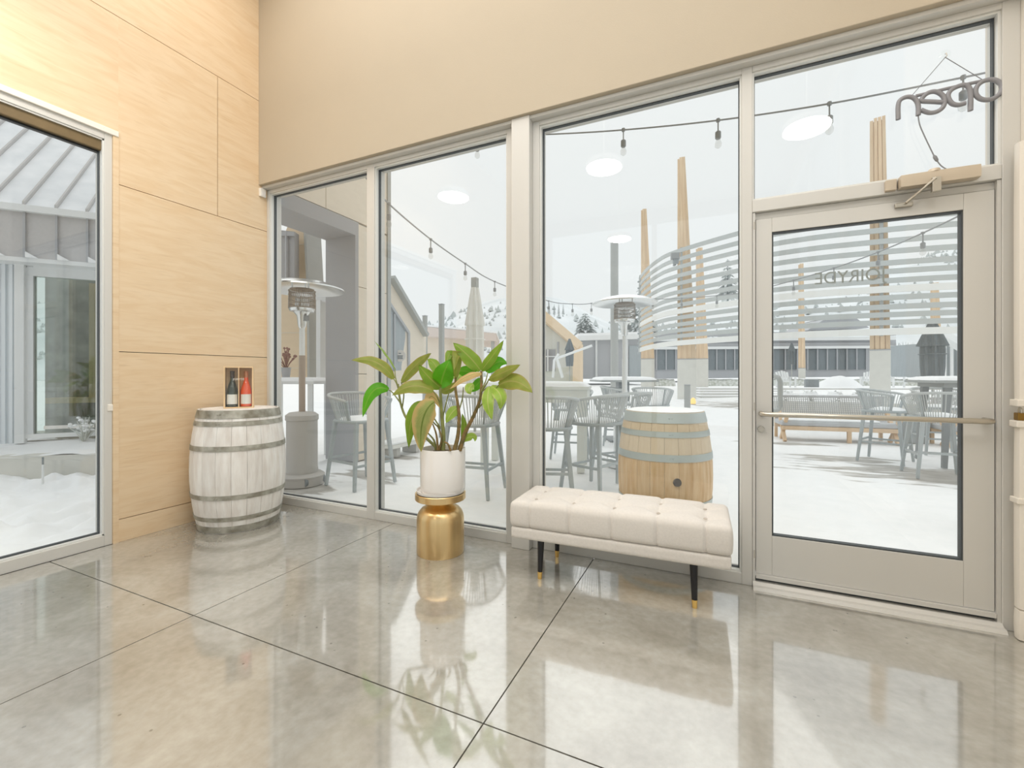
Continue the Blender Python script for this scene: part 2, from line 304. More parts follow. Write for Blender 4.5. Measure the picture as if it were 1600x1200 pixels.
# ------------------------------------------------------------------ mesh helpers
class MB:
    def __init__(s): s.v = []; s.f = []; s.uv = None
    def add(s, vs, fs):
        k = len(s.v); s.v += [tuple(v) for v in vs]; s.f += [tuple(i + k for i in f) for f in fs]; return s
    def bx(s, x0, x1, y0, y1, z0, z1):
        return s.add([(x0, y0, z0), (x1, y0, z0), (x1, y1, z0), (x0, y1, z0), (x0, y0, z1), (x1, y0, z1), (x1, y1, z1), (x0, y1, z1)],
                     [(3, 2, 1, 0), (4, 5, 6, 7), (0, 1, 5, 4), (1, 2, 6, 5), (2, 3, 7, 6), (3, 0, 4, 7)])
    def bar(s, p0, p1, w, h=None, up=(0, 0, 1), w1=None, h1=None):
        p0 = Vector(p0); p1 = Vector(p1); h = h or w; w1 = w1 or w; h1 = h1 or h
        d = (p1 - p0).normalized(); u = Vector(up)
        if abs(d.dot(u)) > 0.98: u = Vector((0, 1, 0))
        a = d.cross(u).normalized(); b = a.cross(d).normalized(); vs = []
        for p, ww, hh in ((p0, w, h), (p1, w1, h1)):
            for i, j in ((-1, -1), (1, -1), (1, 1), (-1, 1)): vs.append(p + a * (i * ww / 2) + b * (j * hh / 2))
        return s.add(vs, [(0, 1, 2, 3), (7, 6, 5, 4), (0, 4, 5, 1), (1, 5, 6, 2), (2, 6, 7, 3), (3, 7, 4, 0)])
    def cyl(s, p0, p1, r0, r1=None, n=14):
        return s.tube([p0, p1], [r0, r0 if r1 is None else r1], n)
    def tube(s, pts, r, n=8, closed=False):
        pts = [Vector(p) for p in pts]; m = len(pts)
        rs = r if isinstance(r, (list, tuple)) else [r] * m
        vs = []; fs = []; prev = None
        for i, p in enumerate(pts):
            if closed: d = pts[(i + 1) % m] - pts[i - 1]
            else: d = (pts[min(i + 1, m - 1)] - pts[max(i - 1, 0)])
            d = d.normalized() if d.length > 1e-9 else Vector((0, 0, 1))
            if prev is None:
                a = d.orthogonal().normalized()
            else:
                a = (prev - d * prev.dot(d)); a = a.normalized() if a.length > 1e-6 else d.orthogonal().normalized()
            prev = a; b = d.cross(a)
            for k in range(n):
                t = 2 * PI * k / n; vs.append(p + (a * math.cos(t) + b * math.sin(t)) * rs[i])
        for i in range(m if closed else m - 1):
            j = (i + 1) % m
            for k in range(n):
                k2 = (k + 1) % n; fs.append((i * n + k, i * n + k2, j * n + k2, j * n + k))
        if not closed:
            fs.append(tuple(range(n - 1, -1, -1))); fs.append(tuple((m - 1) * n + k for k in range(n)))
        return s.add(vs, fs)
    def lathe(s, prof, n=32, c=(0, 0, 0), close=False):
        vs = []; fs = []; m = len(prof)
        for (r, z) in prof:
            for k in range(n):
                t = 2 * PI * k / n; vs.append((c[0] + r * math.cos(t), c[1] + r * math.sin(t), c[2] + z))
        for i in range(m - 1 if not close else m):
            j = (i + 1) % m
            for k in range(n):
                k2 = (k + 1) % n; fs.append((i * n + k, i * n + k2, j * n + k2, j * n + k))
        if not close:
            if prof[0][0] > 1e-6: fs.append(tuple(range(n - 1, -1, -1)))
            if prof[-1][0] > 1e-6: fs.append(tuple((m - 1) * n + k for k in range(n)))
        return s.add(vs, fs)
    def prism(s, poly, ext):
        e = Vector(ext); n = len(poly); a = [Vector(p) for p in poly]
        return s.add(a + [p + e for p in a], [tuple(range(n - 1, -1, -1)), tuple(range(n, 2 * n))] + [(i, (i + 1) % n, n + (i + 1) % n, n + i) for i in range(n)])
    def strip(s, path, z0, z1, th):
        """upright band of height z0..z1 and thickness th along a plan path [(x, y)]"""
        n = len(path); vs = []
        for i, (x, y) in enumerate(path):
            a = Vector(path[max(i - 1, 0)]); b = Vector(path[min(i + 1, n - 1)]); d = (b - a).normalized(); q = Vector((-d.y, d.x)) * th
            vs += [(x, y, z0), (x + q.x, y + q.y, z0), (x + q.x, y + q.y, z1), (x, y, z1)]
        fs = []
        for i in range(n - 1):
            for k in range(4): fs.append((i * 4 + k, i * 4 + (k + 1) % 4, i * 4 + 4 + (k + 1) % 4, i * 4 + 4 + k))
        fs += [(3, 2, 1, 0), tuple((n - 1) * 4 + k for k in range(4))]
        return s.add(vs, fs)
    def grid(s, nx, ny, fn):
        k = []
        vs = [fn(i / nx, j / ny) for j in range(ny + 1) for i in range(nx + 1)]
        fs = [(j * (nx + 1) + i, j * (nx + 1) + i + 1, (j + 1) * (nx + 1) + i + 1, (j + 1) * (nx + 1) + i) for j in range(ny) for i in range(nx)]
        return s.add(vs, fs)
    def rbox(s, sx, sy, sz, r, nx, ny, nz, disp=None, c=(0, 0, 0)):
        """box with rounded edges, gridded, optional displacement fn(p) -> p"""
        hx, hy, hz = sx / 2, sy / 2, sz / 2
        def rd(x, y, z):
            q = Vector((max(-hx + r, min(hx - r, x)), max(-hy + r, min(hy - r, y)), max(-hz + r, min(hz - r, z))))
            d = Vector((x, y, z)) - q
            if d.length > 1e-9: q = q + d.normalized() * r
            if disp: q = Vector(disp(q))
            return q + Vector(c)
        for sg in (-1, 1):
            s.grid(nx, ny, lambda a, b: rd((2 * a - 1) * hx, (2 * b - 1) * hy, sg * hz))
            s.grid(nx, nz, lambda a, b: rd((2 * a - 1) * hx, sg * hy, (2 * b - 1) * hz))
            s.grid(ny, nz, lambda a, b: rd(sg * hx, (2 * a - 1) * hy, (2 * b - 1) * hz))
        return s
def mesh_of(mb, name, mat, smooth=False, ang=0.7, merge=False):
    me = bpy.data.meshes.new(name)
    me.from_pydata(mb.v, [], mb.f)
    bm = bmesh.new(); bm.from_mesh(me)
    if merge: bmesh.ops.remove_doubles(bm, verts=bm.verts, dist=1e-5)
    bmesh.ops.recalc_face_normals(bm, faces=bm.faces)
    bm.to_mesh(me); bm.free()
    if smooth:
        me.shade_smooth(); me.set_sharp_from_angle(angle=ang)
    me.materials.append(mat)
    return me
def add(name, me, parent=None, label=None, cat=None, kind=None, group=None, bevel=0.0, loc=None):
    o = bpy.data.objects.new(name, me); COL.objects.link(o)
    if parent is not None: o.parent = parent
    if loc is not None: o.location = loc
    if label: o['label'] = label
    if cat: o['category'] = cat
    if kind: o['kind'] = kind
    if group: o['group'] = group
    if bevel:
        b = o.modifiers.new('bevel', 'BEVEL'); b.width = bevel; b.segments = 2; b.limit_method = 'ANGLE'
    return o
def P(mb, name, mat, parent=None, smooth=False, ang=0.7, merge=False, **kw):
    return add(name, mesh_of(mb, name, M[mat] if isinstance(mat, str) else mat, smooth, ang, merge), parent, **kw)
def T(name, label, cat, loc=(0, 0, 0), rz=0.0, group=None):
    o = bpy.data.objects.new(name, None); COL.objects.link(o); o.location = loc; o.rotation_euler = (0, 0, rz)
    o.empty_display_size = 0.1
    o['label'] = label; o['category'] = cat
    if group: o['group'] = group
    return o
def S(name, mb, mat, parent=None, **kw):
    o = P(mb, name, mat, parent, **kw)
    if parent is None: o['kind'] = 'structure'
    return o
def SE(name):
    o = bpy.data.objects.new(name, None); COL.objects.link(o); o['kind'] = 'structure'; return o
def copy_tree(root, loc, rz, label, group=None):
    r = root.copy(); COL.objects.link(r); r.location = loc; r.rotation_euler = (0, 0, rz); r['label'] = label
    if group: r['group'] = group
    for ch in list(root.children):
        c = ch.copy(); COL.objects.link(c); c.parent = r
        for g in list(ch.children):
            d = g.copy(); COL.objects.link(d); d.parent = c
    return r
def text_mesh(body, size, ext=0.001):
    cu = bpy.data.curves.new('lettering', 'FONT'); cu.body = body; cu.size = size; cu.extrude = ext; cu.align_x = 'CENTER'; cu.align_y = 'CENTER'
    ob = bpy.data.objects.new('lettering', cu); COL.objects.link(ob)
    dg = bpy.context.evaluated_depsgraph_get(); dg.update()
    me = bpy.data.meshes.new_from_object(ob.evaluated_get(dg)); bpy.data.objects.remove(ob)
    return me

# ================================================================== SETTING: room shell
XR, YB, ZC = 5.185, -7.6, 5.0
# floor: saw-cut concrete slabs on a dark bed
fl = S('floor', MB().bx(-0.25, XR + 0.2, YB, 0.04, -0.10, -0.022), 'joint')
g = 0.0028
xs = [-0.0, 1.5255, 3.169, XR]; ys = [0.03, -1.5193, -3.16, YB]
for i in range(3):
    for j in range(3):
        P(MB().bx(xs[i] + g, xs[i + 1] - g, ys[j + 1] + g, ys[j] - g, -0.022, 0.0), 'slab', 'floor', fl)
# ceiling and far walls (behind the camera)
S('ceiling', MB().bx(-0.3, XR + 0.3, YB - 0.2, 0.3, ZC, ZC + 0.15), 'ceil')
wr = S('wall_right', MB().bx(XR, XR + 0.15, -1.3, 0.30, 0, ZC).bx(XR, XR + 0.15, YB, -7.3, 0, ZC).bx(XR, XR + 0.15, -7.3, -1.3, 0, 0.15).bx(XR, XR + 0.15, -7.3, -1.3, 4.7, ZC), 'white_paint')
w5 = SE('added_window_5')      # unseen glazing added in the right wall for extra daylight
for y0 in (-7.3, -5.35, -3.4, -1.36):
    P(MB().bx(XR + 0.02, XR + 0.12, y0, y0 + 0.06, 0.15, 4.7), 'frame', 'alu', w5)
for y0, y1 in ((-7.24, -5.35), (-5.29, -3.4), (-3.34, -1.36)):
    P(MB().bx(XR + 0.06, XR + 0.08, y0, y1, 0.15, 4.7), 'pane', 'glass', w5)
wb = SE('wall_back')
for (x0, x1, z0, z1) in ((-0.2, 0.1, 0, ZC), (2.55, 2.65, 0, ZC), (5.08, XR, 0, ZC), (0.1, 2.55, 4.7, ZC), (2.65, 5.08, 4.7, ZC), (0.1, 2.55, 0, 0.1), (2.65, 5.08, 0, 0.1)):
    P(MB().bx(x0, x1, YB - 0.15, YB, z0, z1), 'wall_panel', 'dry', wb)
for (x0, x1) in ((0.1, 2.55), (2.65, 5.08)):  # unseen glazing added behind the camera to brighten the room with daylight
    P(MB().bx(x0, x1, YB - 0.09, YB - 0.07, 0.1, 4.7), 'pane', 'glass', wb)
# wall_left: birch plywood panels with narrow shadow gaps over a dark backing
wl = S('wall_left', MB().bx(-0.12, -0.02, -1.15, 0.02, 0, ZC), 'joint')
P(MB().bx(-0.12, -0.02, YB, -1.15, 2.93, ZC), 'upper_backing', 'joint', wl)
P(MB().bx(-0.12, -0.02, YB, -3.30, 0, 2.93), 'rear_backing', 'joint', wl)
g = 0.0025
WY = -1.158
for (y0, y1, z0, z1) in ((WY, 0.03, 0.0, 0.164), (WY, 0.03, 0.164, 1.37), (WY, 0.03, 1.37, 2.571), (-0.46, 0.03, 2.571, 3.773), (WY, -0.46, 2.571, 3.773),
                         (-2.9, WY, 2.93, 3.773), (-1.9, 0.03, 3.773, ZC), (-4.3, -1.9, 3.773, ZC), (-5.4, -2.9, 2.93, 3.773), (YB, -4.3, 3.773, ZC), (YB, -5.4, 2.93, 3.773),
                         (YB, -3.30, 0, 1.37), (YB, -3.30, 1.37, 2.93)):
    ex = 0.0 if (y0 == WY and z0 > 2.5) or y1 == WY else g
    P(MB().bx(-0.02, 0.0, y0 + (0 if (y0 == WY and z0 > 2.5) else g), y1 - (0 if y1 == WY else g), z0 + (g if z0 > 0 else 0), z1 - g), 'plywood_panel', 'ply', wl)
# drywall bulkhead above the glazed wall
S('wall_front', MB().bx(0.0, XR, -0.084, 0.16, 2.985, ZC), 'dry', bevel=0.004)
S('trim_1', MB().bx(0.0, 2.595, -0.05, 0.06, 2.962, 2.984).bx(2.735, XR, -0.05, 0.06, 2.962, 2.984), 'alu')
# ---- glazed front wall
FD0, FD1, GY = 0.0, 0.13, 0.055       # frame depth, glass plane
def frame_member(parent, x0, x1, z0, z1, y0=FD0, y1=FD1):
    return P(MB().bx(x0, x1, y0, y1, z0, z1), 'frame', 'alu', parent, bevel=0.003)
def lite(parent, x0, x1, z0, z1, y=GY):
    """one glazed opening: pale bead, black gasket, pane"""
    b = 0.010
    mb = MB()
    for (a0, a1, c0, c1) in ((x0, x0 + b, z0, z1), (x1 - b, x1, z0, z1), (x0 + b, x1 - b, z0, z0 + b), (x0 + b, x1 - b, z1 - b, z1)):
        mb.bx(a0, a1, 0.012, y + 0.03, c0, c1)
    P(mb, 'glazing_bead', 'alu_bead', parent)
    mb = MB(); k = b + 0.005
    for (a0, a1, c0, c1) in ((x0 + b, x0 + k, z0 + b, z1 - b), (x1 - k, x1 - b, z0 + b, z1 - b), (x0 + k, x1 - k, z0 + b, z0 + k), (x0 + k, x1 - k, z1 - k, z1 - b)):
        mb.bx(a0, a1, y - 0.013, y + 0.013, c0, c1)
    P(mb, 'gasket', 'gasket', parent)
    P(MB().bx(x0 + b, x1 - b, y - 0.010, y + 0.010, z0 + b, z1 - b), 'pane', 'glass', parent)
ZT, ZH = 2.93, 2.962
w2 = SE('window_2')
frame_member(w2, 0.0, 0.035, 0.0, ZH); frame_member(w2, 1.237, 1.318, 0.0, ZH); frame_member(w2, 2.535, 2.60, 0.0, ZH)
frame_member(w2, 0.035, 1.237, 0, 0.066); frame_member(w2, 1.318, 2.535, 0, 0.066); frame_member(w2, 0.035, 1.237, ZT, ZH); frame_member(w2, 1.318, 2.535, ZT, ZH)
lite(w2, 0.035, 1.237, 0.066, ZT); lite(w2, 1.318, 2.535, 0.066, ZT)
S('trim_2', MB().bx(2.60, 2.735, -0.062, 0.14, 0.0, 2.984), 'alu', bevel=0.004)      # the boxed post between the two window bays
w3 = SE('window_3')
frame_member(w3, 2.735, 2.785, 0.0, ZH); frame_member(w3, 4.030, 4.084, 0.0, ZH)
frame_member(w3, 2.785, 4.030, 0, 0.066); frame_member(w3, 2.785, 4.030, ZT, ZH); lite(w3, 2.785, 4.030, 0.066, ZT)
w4 = SE('window_4')      # transom light above the door
frame_member(w4, 4.084, 5.122, 2.128, 2.197); frame_member(w4, 4.084, 5.122, ZT, ZH); lite(w4, 4.084, 5.122, 2.197, ZT)
frame_member(w4, 5.122, XR, 0.0, ZH, 0.0)
# ---- door
d1 = SE('door_1')
DY0, DY1 = 0.018, 0.064
P(MB().bx(4.102, 4.183, DY0, DY1, 0.072, 2.088).bx(4.992, 5.104, DY0, DY1, 0.072, 2.088), 'stile', 'alu', d1, bevel=0.003)
P(MB().bx(4.183, 4.992, DY0, DY1, 0.072, 0.294), 'bottom_rail', 'alu', d1, bevel=0.002)
P(MB().bx(4.183, 4.992, DY0, DY1, 2.008, 2.088), 'top_rail', 'alu', d1, bevel=0.002)
mb = MB()
for (a0, a1, c0, c1) in ((4.183, 4.190, .294, 2.008), (4.985, 4.992, .294, 2.008), (4.19, 4.985, .294, .301), (4.19, 4.985, 2.001, 2.008)):
    mb.bx(a0, a1, 0.024, 0.060, c0, c1)
P(mb, 'gasket', 'gasket', d1)
P(MB().bx(4.186, 4.989, 0.032, 0.050, 0.297, 2.005), 'pane', 'glass', d1)
P(MB().bx(4.102, 5.104, 0.002, 0.024, 0.048, 0.070), 'door_sweep', 'alu', d1)
P(MB().bx(4.086, 4.099, 0.006, 0.075, 0.03, 2.126).bx(5.107, 5.121, 0.006, 0.075, 0.03, 2.126).bx(4.099, 5.107, 0.03, 0.075, 2.092, 2.126), 'door_stop', 'alu', d1)
P(MB().bx(4.095, 5.112, 0.03, 0.034, 0.03, 0.05), 'sweep_shadow_strip', 'gasket', d1)
P(MB().prism([(4.086, -0.05, 0), (4.086, 0.14, 0), (4.086, 0.14, 0.03), (4.086, 0.0, 0.03), (4.086, -0.02, 0.018), (4.086, -0.04, 0.016)], (1.036, 0, 0)), 'threshold', 'alu', d1)
hb = P(MB().tube([(4.128, 0.016, 0.985), (4.128, -0.046, 0.985), (4.145, -0.058, 0.985), (5.05, -0.058, 0.985), (5.066, -0.046, 0.985), (5.066, 0.016, 0.985)], 0.0135, 12), 'push_bar', 'steel', d1, smooth=True)
P(MB().cyl((4.128, 0.02, 0.895), (4.128, 0.002, 0.895), 0.018, 0.016, 18).cyl((4.128, 0.003, 0.895), (4.128, -0.006, 0.895), 0.010, 0.010, 14), 'lock_cylinder', 'steel', d1, smooth=True)
for z in (2.03, 1.0, 0.16):
    P(MB().cyl((4.094, 0.012, z), (4.094, 0.012, z + 0.045), 0.007, None, 10), 'pivot', 'steel', d1)
# letters in film on the outside of the door glass: read backwards from in here
tm = text_mesh('JOIRYDE', 0.092)
tm.materials.append(M['etch'])
dl = add('door_lettering', tm, d1); dl.location = (4.545, 0.052, 1.728); dl.rotation_euler = (PI / 2, 0, PI); dl.scale = (0.90, 1, 1)

# ---- left wall window_1
w1 = SE('window_1')
Y0, Y1 = -3.30, -1.16
fx0, fx1 = -0.13, -0.005
def fm1(y0, y1, z0, z1, x0=fx0, x1=fx1, m='alu'): return P(MB().bx(x0, x1, y0, y1, z0, z1), 'frame', m, w1, bevel=0.003)
fm1(Y1 - 0.075, Y1 - 0.03, 0, 2.93); fm1(Y0, Y0 + 0.06, 0, 2.93); fm1(Y0 + 0.06, Y1 - 0.075, 0, 0.075); fm1(Y0 + 0.06, Y1 - 0.075, 2.86, 2.93)
P(MB().bx(-0.12, 0.004, Y1 - 0.03, Y1 + 0.004, 0, 2.93), 'jamb_trim', M['ply'], w1)
P(MB().bx(-0.02, 0.012, Y0, Y1 + 0.002, 2.905, 2.945), 'head_moulding', 'white_paint', w1, bevel=0.004)
mb = MB(); b = 0.010; gx = -0.06; ya, yb = Y0 + 0.06, Y1 - 0.075
for (a0, a1, c0, c1) in ((ya, ya + b, .075, 2.86), (yb - b, yb, .075, 2.86), (ya, yb, .075, .085), (ya, yb, 2.85, 2.86)): mb.bx(gx - 0.03, -0.012, a0, a1, c0, c1)
P(mb, 'glazing_bead', 'alu_bead', w1)
mb = MB(); k = b + 0.005
for (a0, a1, c0, c1) in ((yb - k, yb - b, .085, 2.85), (ya + b, ya + k, .085, 2.85), (ya, yb - k, .085, .094), (ya, yb - k, 2.841, 2.85)): mb.bx(gx - 0.013, gx + 0.013, a0, a1, c0, c1)
P(mb, 'gasket', 'gasket', w1)
P(MB().bx(gx - 0.01, gx + 0.01, ya + b, yb - b, 0.085, 2.85), 'pane', 'glass', w1)
# ---- right edge: white baseboard and casing tube on wall_right
S('baseboard_right', MB().prism([(XR, YB, 0), (XR, YB, .13), (XR - .008, YB, .13), (XR - .016, YB, .11), (XR - .016, YB, 0)], (0, -YB - 0.012, 0)), 'white_paint')

# ================================================================== THINGS INDOORS
# ---- pendant lamps (seen as bright discs mirrored in the glass)
LAMPS = [(0.674, -2.13, 3.6), (2.716, -2.13, 3.6), (4.695, -2.14, 3.6), (2.344, -4.92, 3.6)]
LB = ['round pendant lamp over the floor near the plywood wall', 'round pendant lamp above the middle of the front floor', 'round pendant lamp above the floor in front of the door', 'round pendant lamp further back in the room']
for (x, y, z), lb in zip(LAMPS, LB):
    t = T('pendant_lamp', lb, 'lamp', (x, y, z), 0, 'round pendant lamps')
    P(MB().lathe([(0.205, 0.0), (0.205, 0.055), (0.19, 0.07), (0.02, 0.075)], 40), 'lamp_housing', 'lampbody', t, smooth=True)
    P(MB().lathe([(0.0, -0.004), (0.198, -0.004), (0.198, 0.0)], 40), 'diffuser', 'emit', t)
    P(MB().cyl((0, 0, 0.07), (0, 0, ZC - z), 0.006, None, 8), 'suspension_rod', 'steel', t)
    P(MB().cyl((0, 0, ZC - z - 0.03), (0, 0, ZC - z), 0.05, None, 20), 'ceiling_rose', 'lampbody', t)

# ---- wine barrels
def barrel(name, label, loc, H, R0, RM, ns, stave_mat, end_mat, hoop_mat, hoops, rz=0.0, bung=None, head_mat=None, sink=0.035):
    t = T(name, label, 'barrel', loc, rz)
    def R(z): q = (z / H) * 2 - 1; return RM - (RM - R0) * abs(q) ** 2.0
    zs = [H * i / 10 for i in range(11)]
    gap = 0.0018
    for k in range(ns):
        a0, a1 = 2 * PI * k / ns, 2 * PI * (k + 1) / ns
        vs = []
        for z in zs:
            r = R(z); g0 = gap / 2 / r
            for rr, aa in ((r, a0 + g0), (r + 0.0012, (a0 + a1) / 2), (r, a1 - g0), (r - 0.022, a1 - g0), (r - 0.022, a0 + g0)):
                vs.append((rr * math.cos(aa), rr * math.sin(aa), z))
        fs = []
        for i in range(10):
            for j in range(5): fs.append((i * 5 + j, i * 5 + (j + 1) % 5, i * 5 + 5 + (j + 1) % 5, i * 5 + 5 + j))
        fs += [(4, 3, 2, 1, 0), (50, 51, 52, 53, 54)]
        P(MB().add(vs, fs), 'stave', stave_mat, t)
    P(MB().lathe([(R(z) - 0.012, z) for z in zs], 40), 'stave_joint_lining', 'oakdark' if 'oakdark' in M else 'joint', t)
    for (z0, z1) in hoops:
        pr = [(R(z0) + 0.001, z0), (R(z0) + 0.0045, z0), (R(z1) + 0.0045, z1), (R(z1) + 0.001, z1)]
        P(MB().lathe(pr, 56, close=True), 'hoop', hoop_mat, t, smooth=True)
        rv = MB()
        za = (z0 + z1) / 2
        for da in (-0.03, 0.03):
            a = -PI / 2 + da; r = R(za) + 0.004
            rv.cyl((r * math.cos(a), r * math.sin(a), za), ((r + .004) * math.cos(a), (r + .004) * math.sin(a), za), 0.006, 0.004, 8)
        P(rv, 'rivet', hoop_mat, t)
    # head: boards cut to the circle, set in below the rim
    nb = 6; rh = R(H) - 0.021
    for k in range(nb):
        x0 = -rh + 2 * rh * k / nb + 0.001; x1 = -rh + 2 * rh * (k + 1) / nb - 0.001
        pts = []
        for i in range(9): x = x0 + (x1 - x0) * i / 8; pts.append((x, -math.sqrt(max(rh * rh - x * x, 0)), H - sink))
        for i in range(9): x = x1 - (x1 - x0) * i / 8; pts.append((x, math.sqrt(max(rh * rh - x * x, 0)), H - sink))
        P(MB().prism(pts, (0, 0, 0.022)), 'head_board', head_mat or end_mat, t)
    if bung:
        a, z = bung; r = R(z)
        P(MB().cyl(((r - .01) * math.cos(a), (r - .01) * math.sin(a), z), ((r + .012) * math.cos(a), (r + .012) * math.sin(a), z), 0.030, 0.026, 20), 'bung', 'bung', t, smooth=True)
    return t
M['oakdark'] = pm('dark_joint', rgb(150, 136, 120), 0.9)
BX, BY = 0.352, -0.50
barrel('wine_barrel', 'whitewashed wine barrel with weathered hoops standing in the plywood corner', (BX, BY, 0), 0.935, 0.282, 0.338, 20, 'whitewash', 'whitewash', 'oldhoop',
       [(0.004, 0.055), (0.095, 0.128), (0.262, 0.297), (0.628, 0.666), (0.815, 0.850), (0.872, 0.932)], rz=0.5, sink=0.0218)
ZB = 0.9360
BOXX, BOXY = 0.380, -0.522
# ---- wine gift box on the barrel with two bottles
cdir = math.atan2(CAM.y - BOXY, CAM.x - BOXX)       # box faces into the room
brz = cdir + PI / 2 - 0.10
cb = T('wooden_wine_box', 'two-bay pale wooden wine display box standing on the whitewashed barrel', 'box', (BOXX, BOXY, ZB), brz)
bw, bh, bd, th = 0.205, 0.335, 0.095, 0.010
P(MB().bx(-bw / 2, bw / 2, bd / 2 - 0.006, bd / 2, 0, bh), 'back_panel', 'crate', cb)
P(MB().bx(-bw / 2, -bw / 2 + th, -bd / 2, bd / 2 - 0.006, 0, bh), 'side_panel', 'crate', cb)
P(MB().bx(bw / 2 - th, bw / 2, -bd / 2, bd / 2 - 0.006, 0, bh), 'side_panel', 'crate', cb)
P(MB().bx(-0.003, 0.003, -bd / 2, bd / 2 - 0.006, th, bh - th), 'divider', 'crate', cb)
P(MB().bx(-bw / 2 + th, bw / 2 - th, -bd / 2, bd / 2 - 0.006, 0, th), 'base_board', 'crate', cb)
P(MB().bx(-bw / 2 + th, bw / 2 - th, -bd / 2, bd / 2 - 0.006, bh - th, bh), 'top_board', 'crate', cb)
P(MB().bx(-bw / 2 + th, bw / 2 - th, -bd / 2 + 0.002, -bd / 2 + 0.004, th, bh - th), 'clear_front', 'acrylic', cb)
tm = text_mesh('JOIRYDE', 0.021, 0.0004); tm.materials.append(M['white_print'])
o = add('box_lettering', tm, cb); o.location = (0.0, -bd / 2 + 0.0012, 0.232); o.rotation_euler = (PI / 2, 0, 0)
def bottle(label, lx, glass, cap):
    c, s = math.cos(brz), math.sin(brz); px, py = lx, 0.0
    t = T('wine_bottle', label, 'bottle', (BOXX + px * c - py * s, BOXY + px * s + py * c, ZB + th + 0.001), brz)
    P(MB().lathe([(0.0, 0.012), (0.030, 0.0), (0.0395, 0.004), (0.041, 0.02), (0.041, 0.110), (0.037, 0.140), (0.027, 0.175), (0.018, 0.205), (0.0145, 0.225), (0.0145, 0.275), (0.0, 0.275)], 28), 'bottle_glass', glass, t, smooth=True)
    P(MB().lathe([(0.0150, 0.236), (0.0155, 0.275), (0.0165, 0.277), (0.0165, 0.287), (0.0, 0.289)], 24), 'capsule', cap, t, smooth=True)
    def lab(a, b): q = -PI / 2 + (a - .5) * 2.1; return (0.0418 * math.cos(q), 0.0418 * math.sin(q), 0.022 + b * 0.078)
    P(MB().grid(12, 1, lab), 'paper_label', 'label', t, smooth=True)
    return t
bottle('dark green wine bottle with white label, left bay of the wooden box', -0.048, 'bottle_green', 'capsule_dark')
bottle('orange-pink rose wine bottle with white label, right bay of the wooden box', 0.048, 'bottle_rose', 'capsule_rose')

# ---- roller blind on the left window
rb = T('roller_blind', 'dark bronze roller blind drawn up at the head of the left window', 'blind', (-0.02, -1.17, 2.78))
P(MB().bx(-0.07, -0.004, -2.06, 0.0, 0.0, 0.118), 'cassette', 'blind', rb, bevel=0.006)
P(MB().bx(-0.06, -0.03, -2.05, -0.03, -0.012, 0.004), 'hem_bar', 'gasket', rb)
mb = MB()
for q in (-0.008, 0.012):
    mb.tube([(0.006, -0.030 + q, 0.02), (0.008, -0.03 + q, -0.9), (0.012, -0.03 + q * 0.8, -1.6), (0.014, -0.028 + q * 0.3, -1.80)], 0.0022, 6)
P(mb, 'bead_chain', 'chain', rb)
P(MB().bx(0.004, 0.022, -0.050, -0.012, -1.835, -1.785), 'chain_tensioner', 'plastic', rb, bevel=0.006)
# ---- small white sensor in the corner below the bulkhead
ms = T('motion_sensor', 'small white sensor fixed at the top of the corner beside the windows', 'sensor', (0.0, -0.05, 2.88))
P(MB().prism([(0.001, -0.035, 0.0), (0.026, -0.030, 0.0), (0.026, 0.024, 0.0), (0.001, 0.03, 0.0)], (0, 0, 0.078)), 'sensor_housing', 'plastic', ms, bevel=0.004)
P(MB().bx(0.026, 0.028, -0.02, 0.016, 0.012, 0.05), 'lens', 'white_print', ms)

# ---- brass pedestal
SX, SY = 2.186, -0.318
bt = T('brass_pedestal', 'brushed brass bell-shaped pedestal table holding the potted plant', 'side table', (SX, SY, 0))
P(MB().lathe([(0.0, 0.0), (0.158, 0.0), (0.160, 0.004), (0.160, 0.225), (0.157, 0.250), (0.147, 0.275), (0.128, 0.297), (0.100, 0.313), (0.078, 0.325), (0.070, 0.338), (0.071, 0.352), (0.078, 0.360), (0.0, 0.360)], 72), 'bell_base', 'brass', bt, smooth=True)
P(MB().lathe([(0.0, 0.360), (0.168, 0.360), (0.171, 0.363), (0.171, 0.402), (0.168, 0.405), (0.160, 0.405), (0.158, 0.400), (0.0, 0.400)], 72), 'tray_top', 'brass', bt, smooth=True)
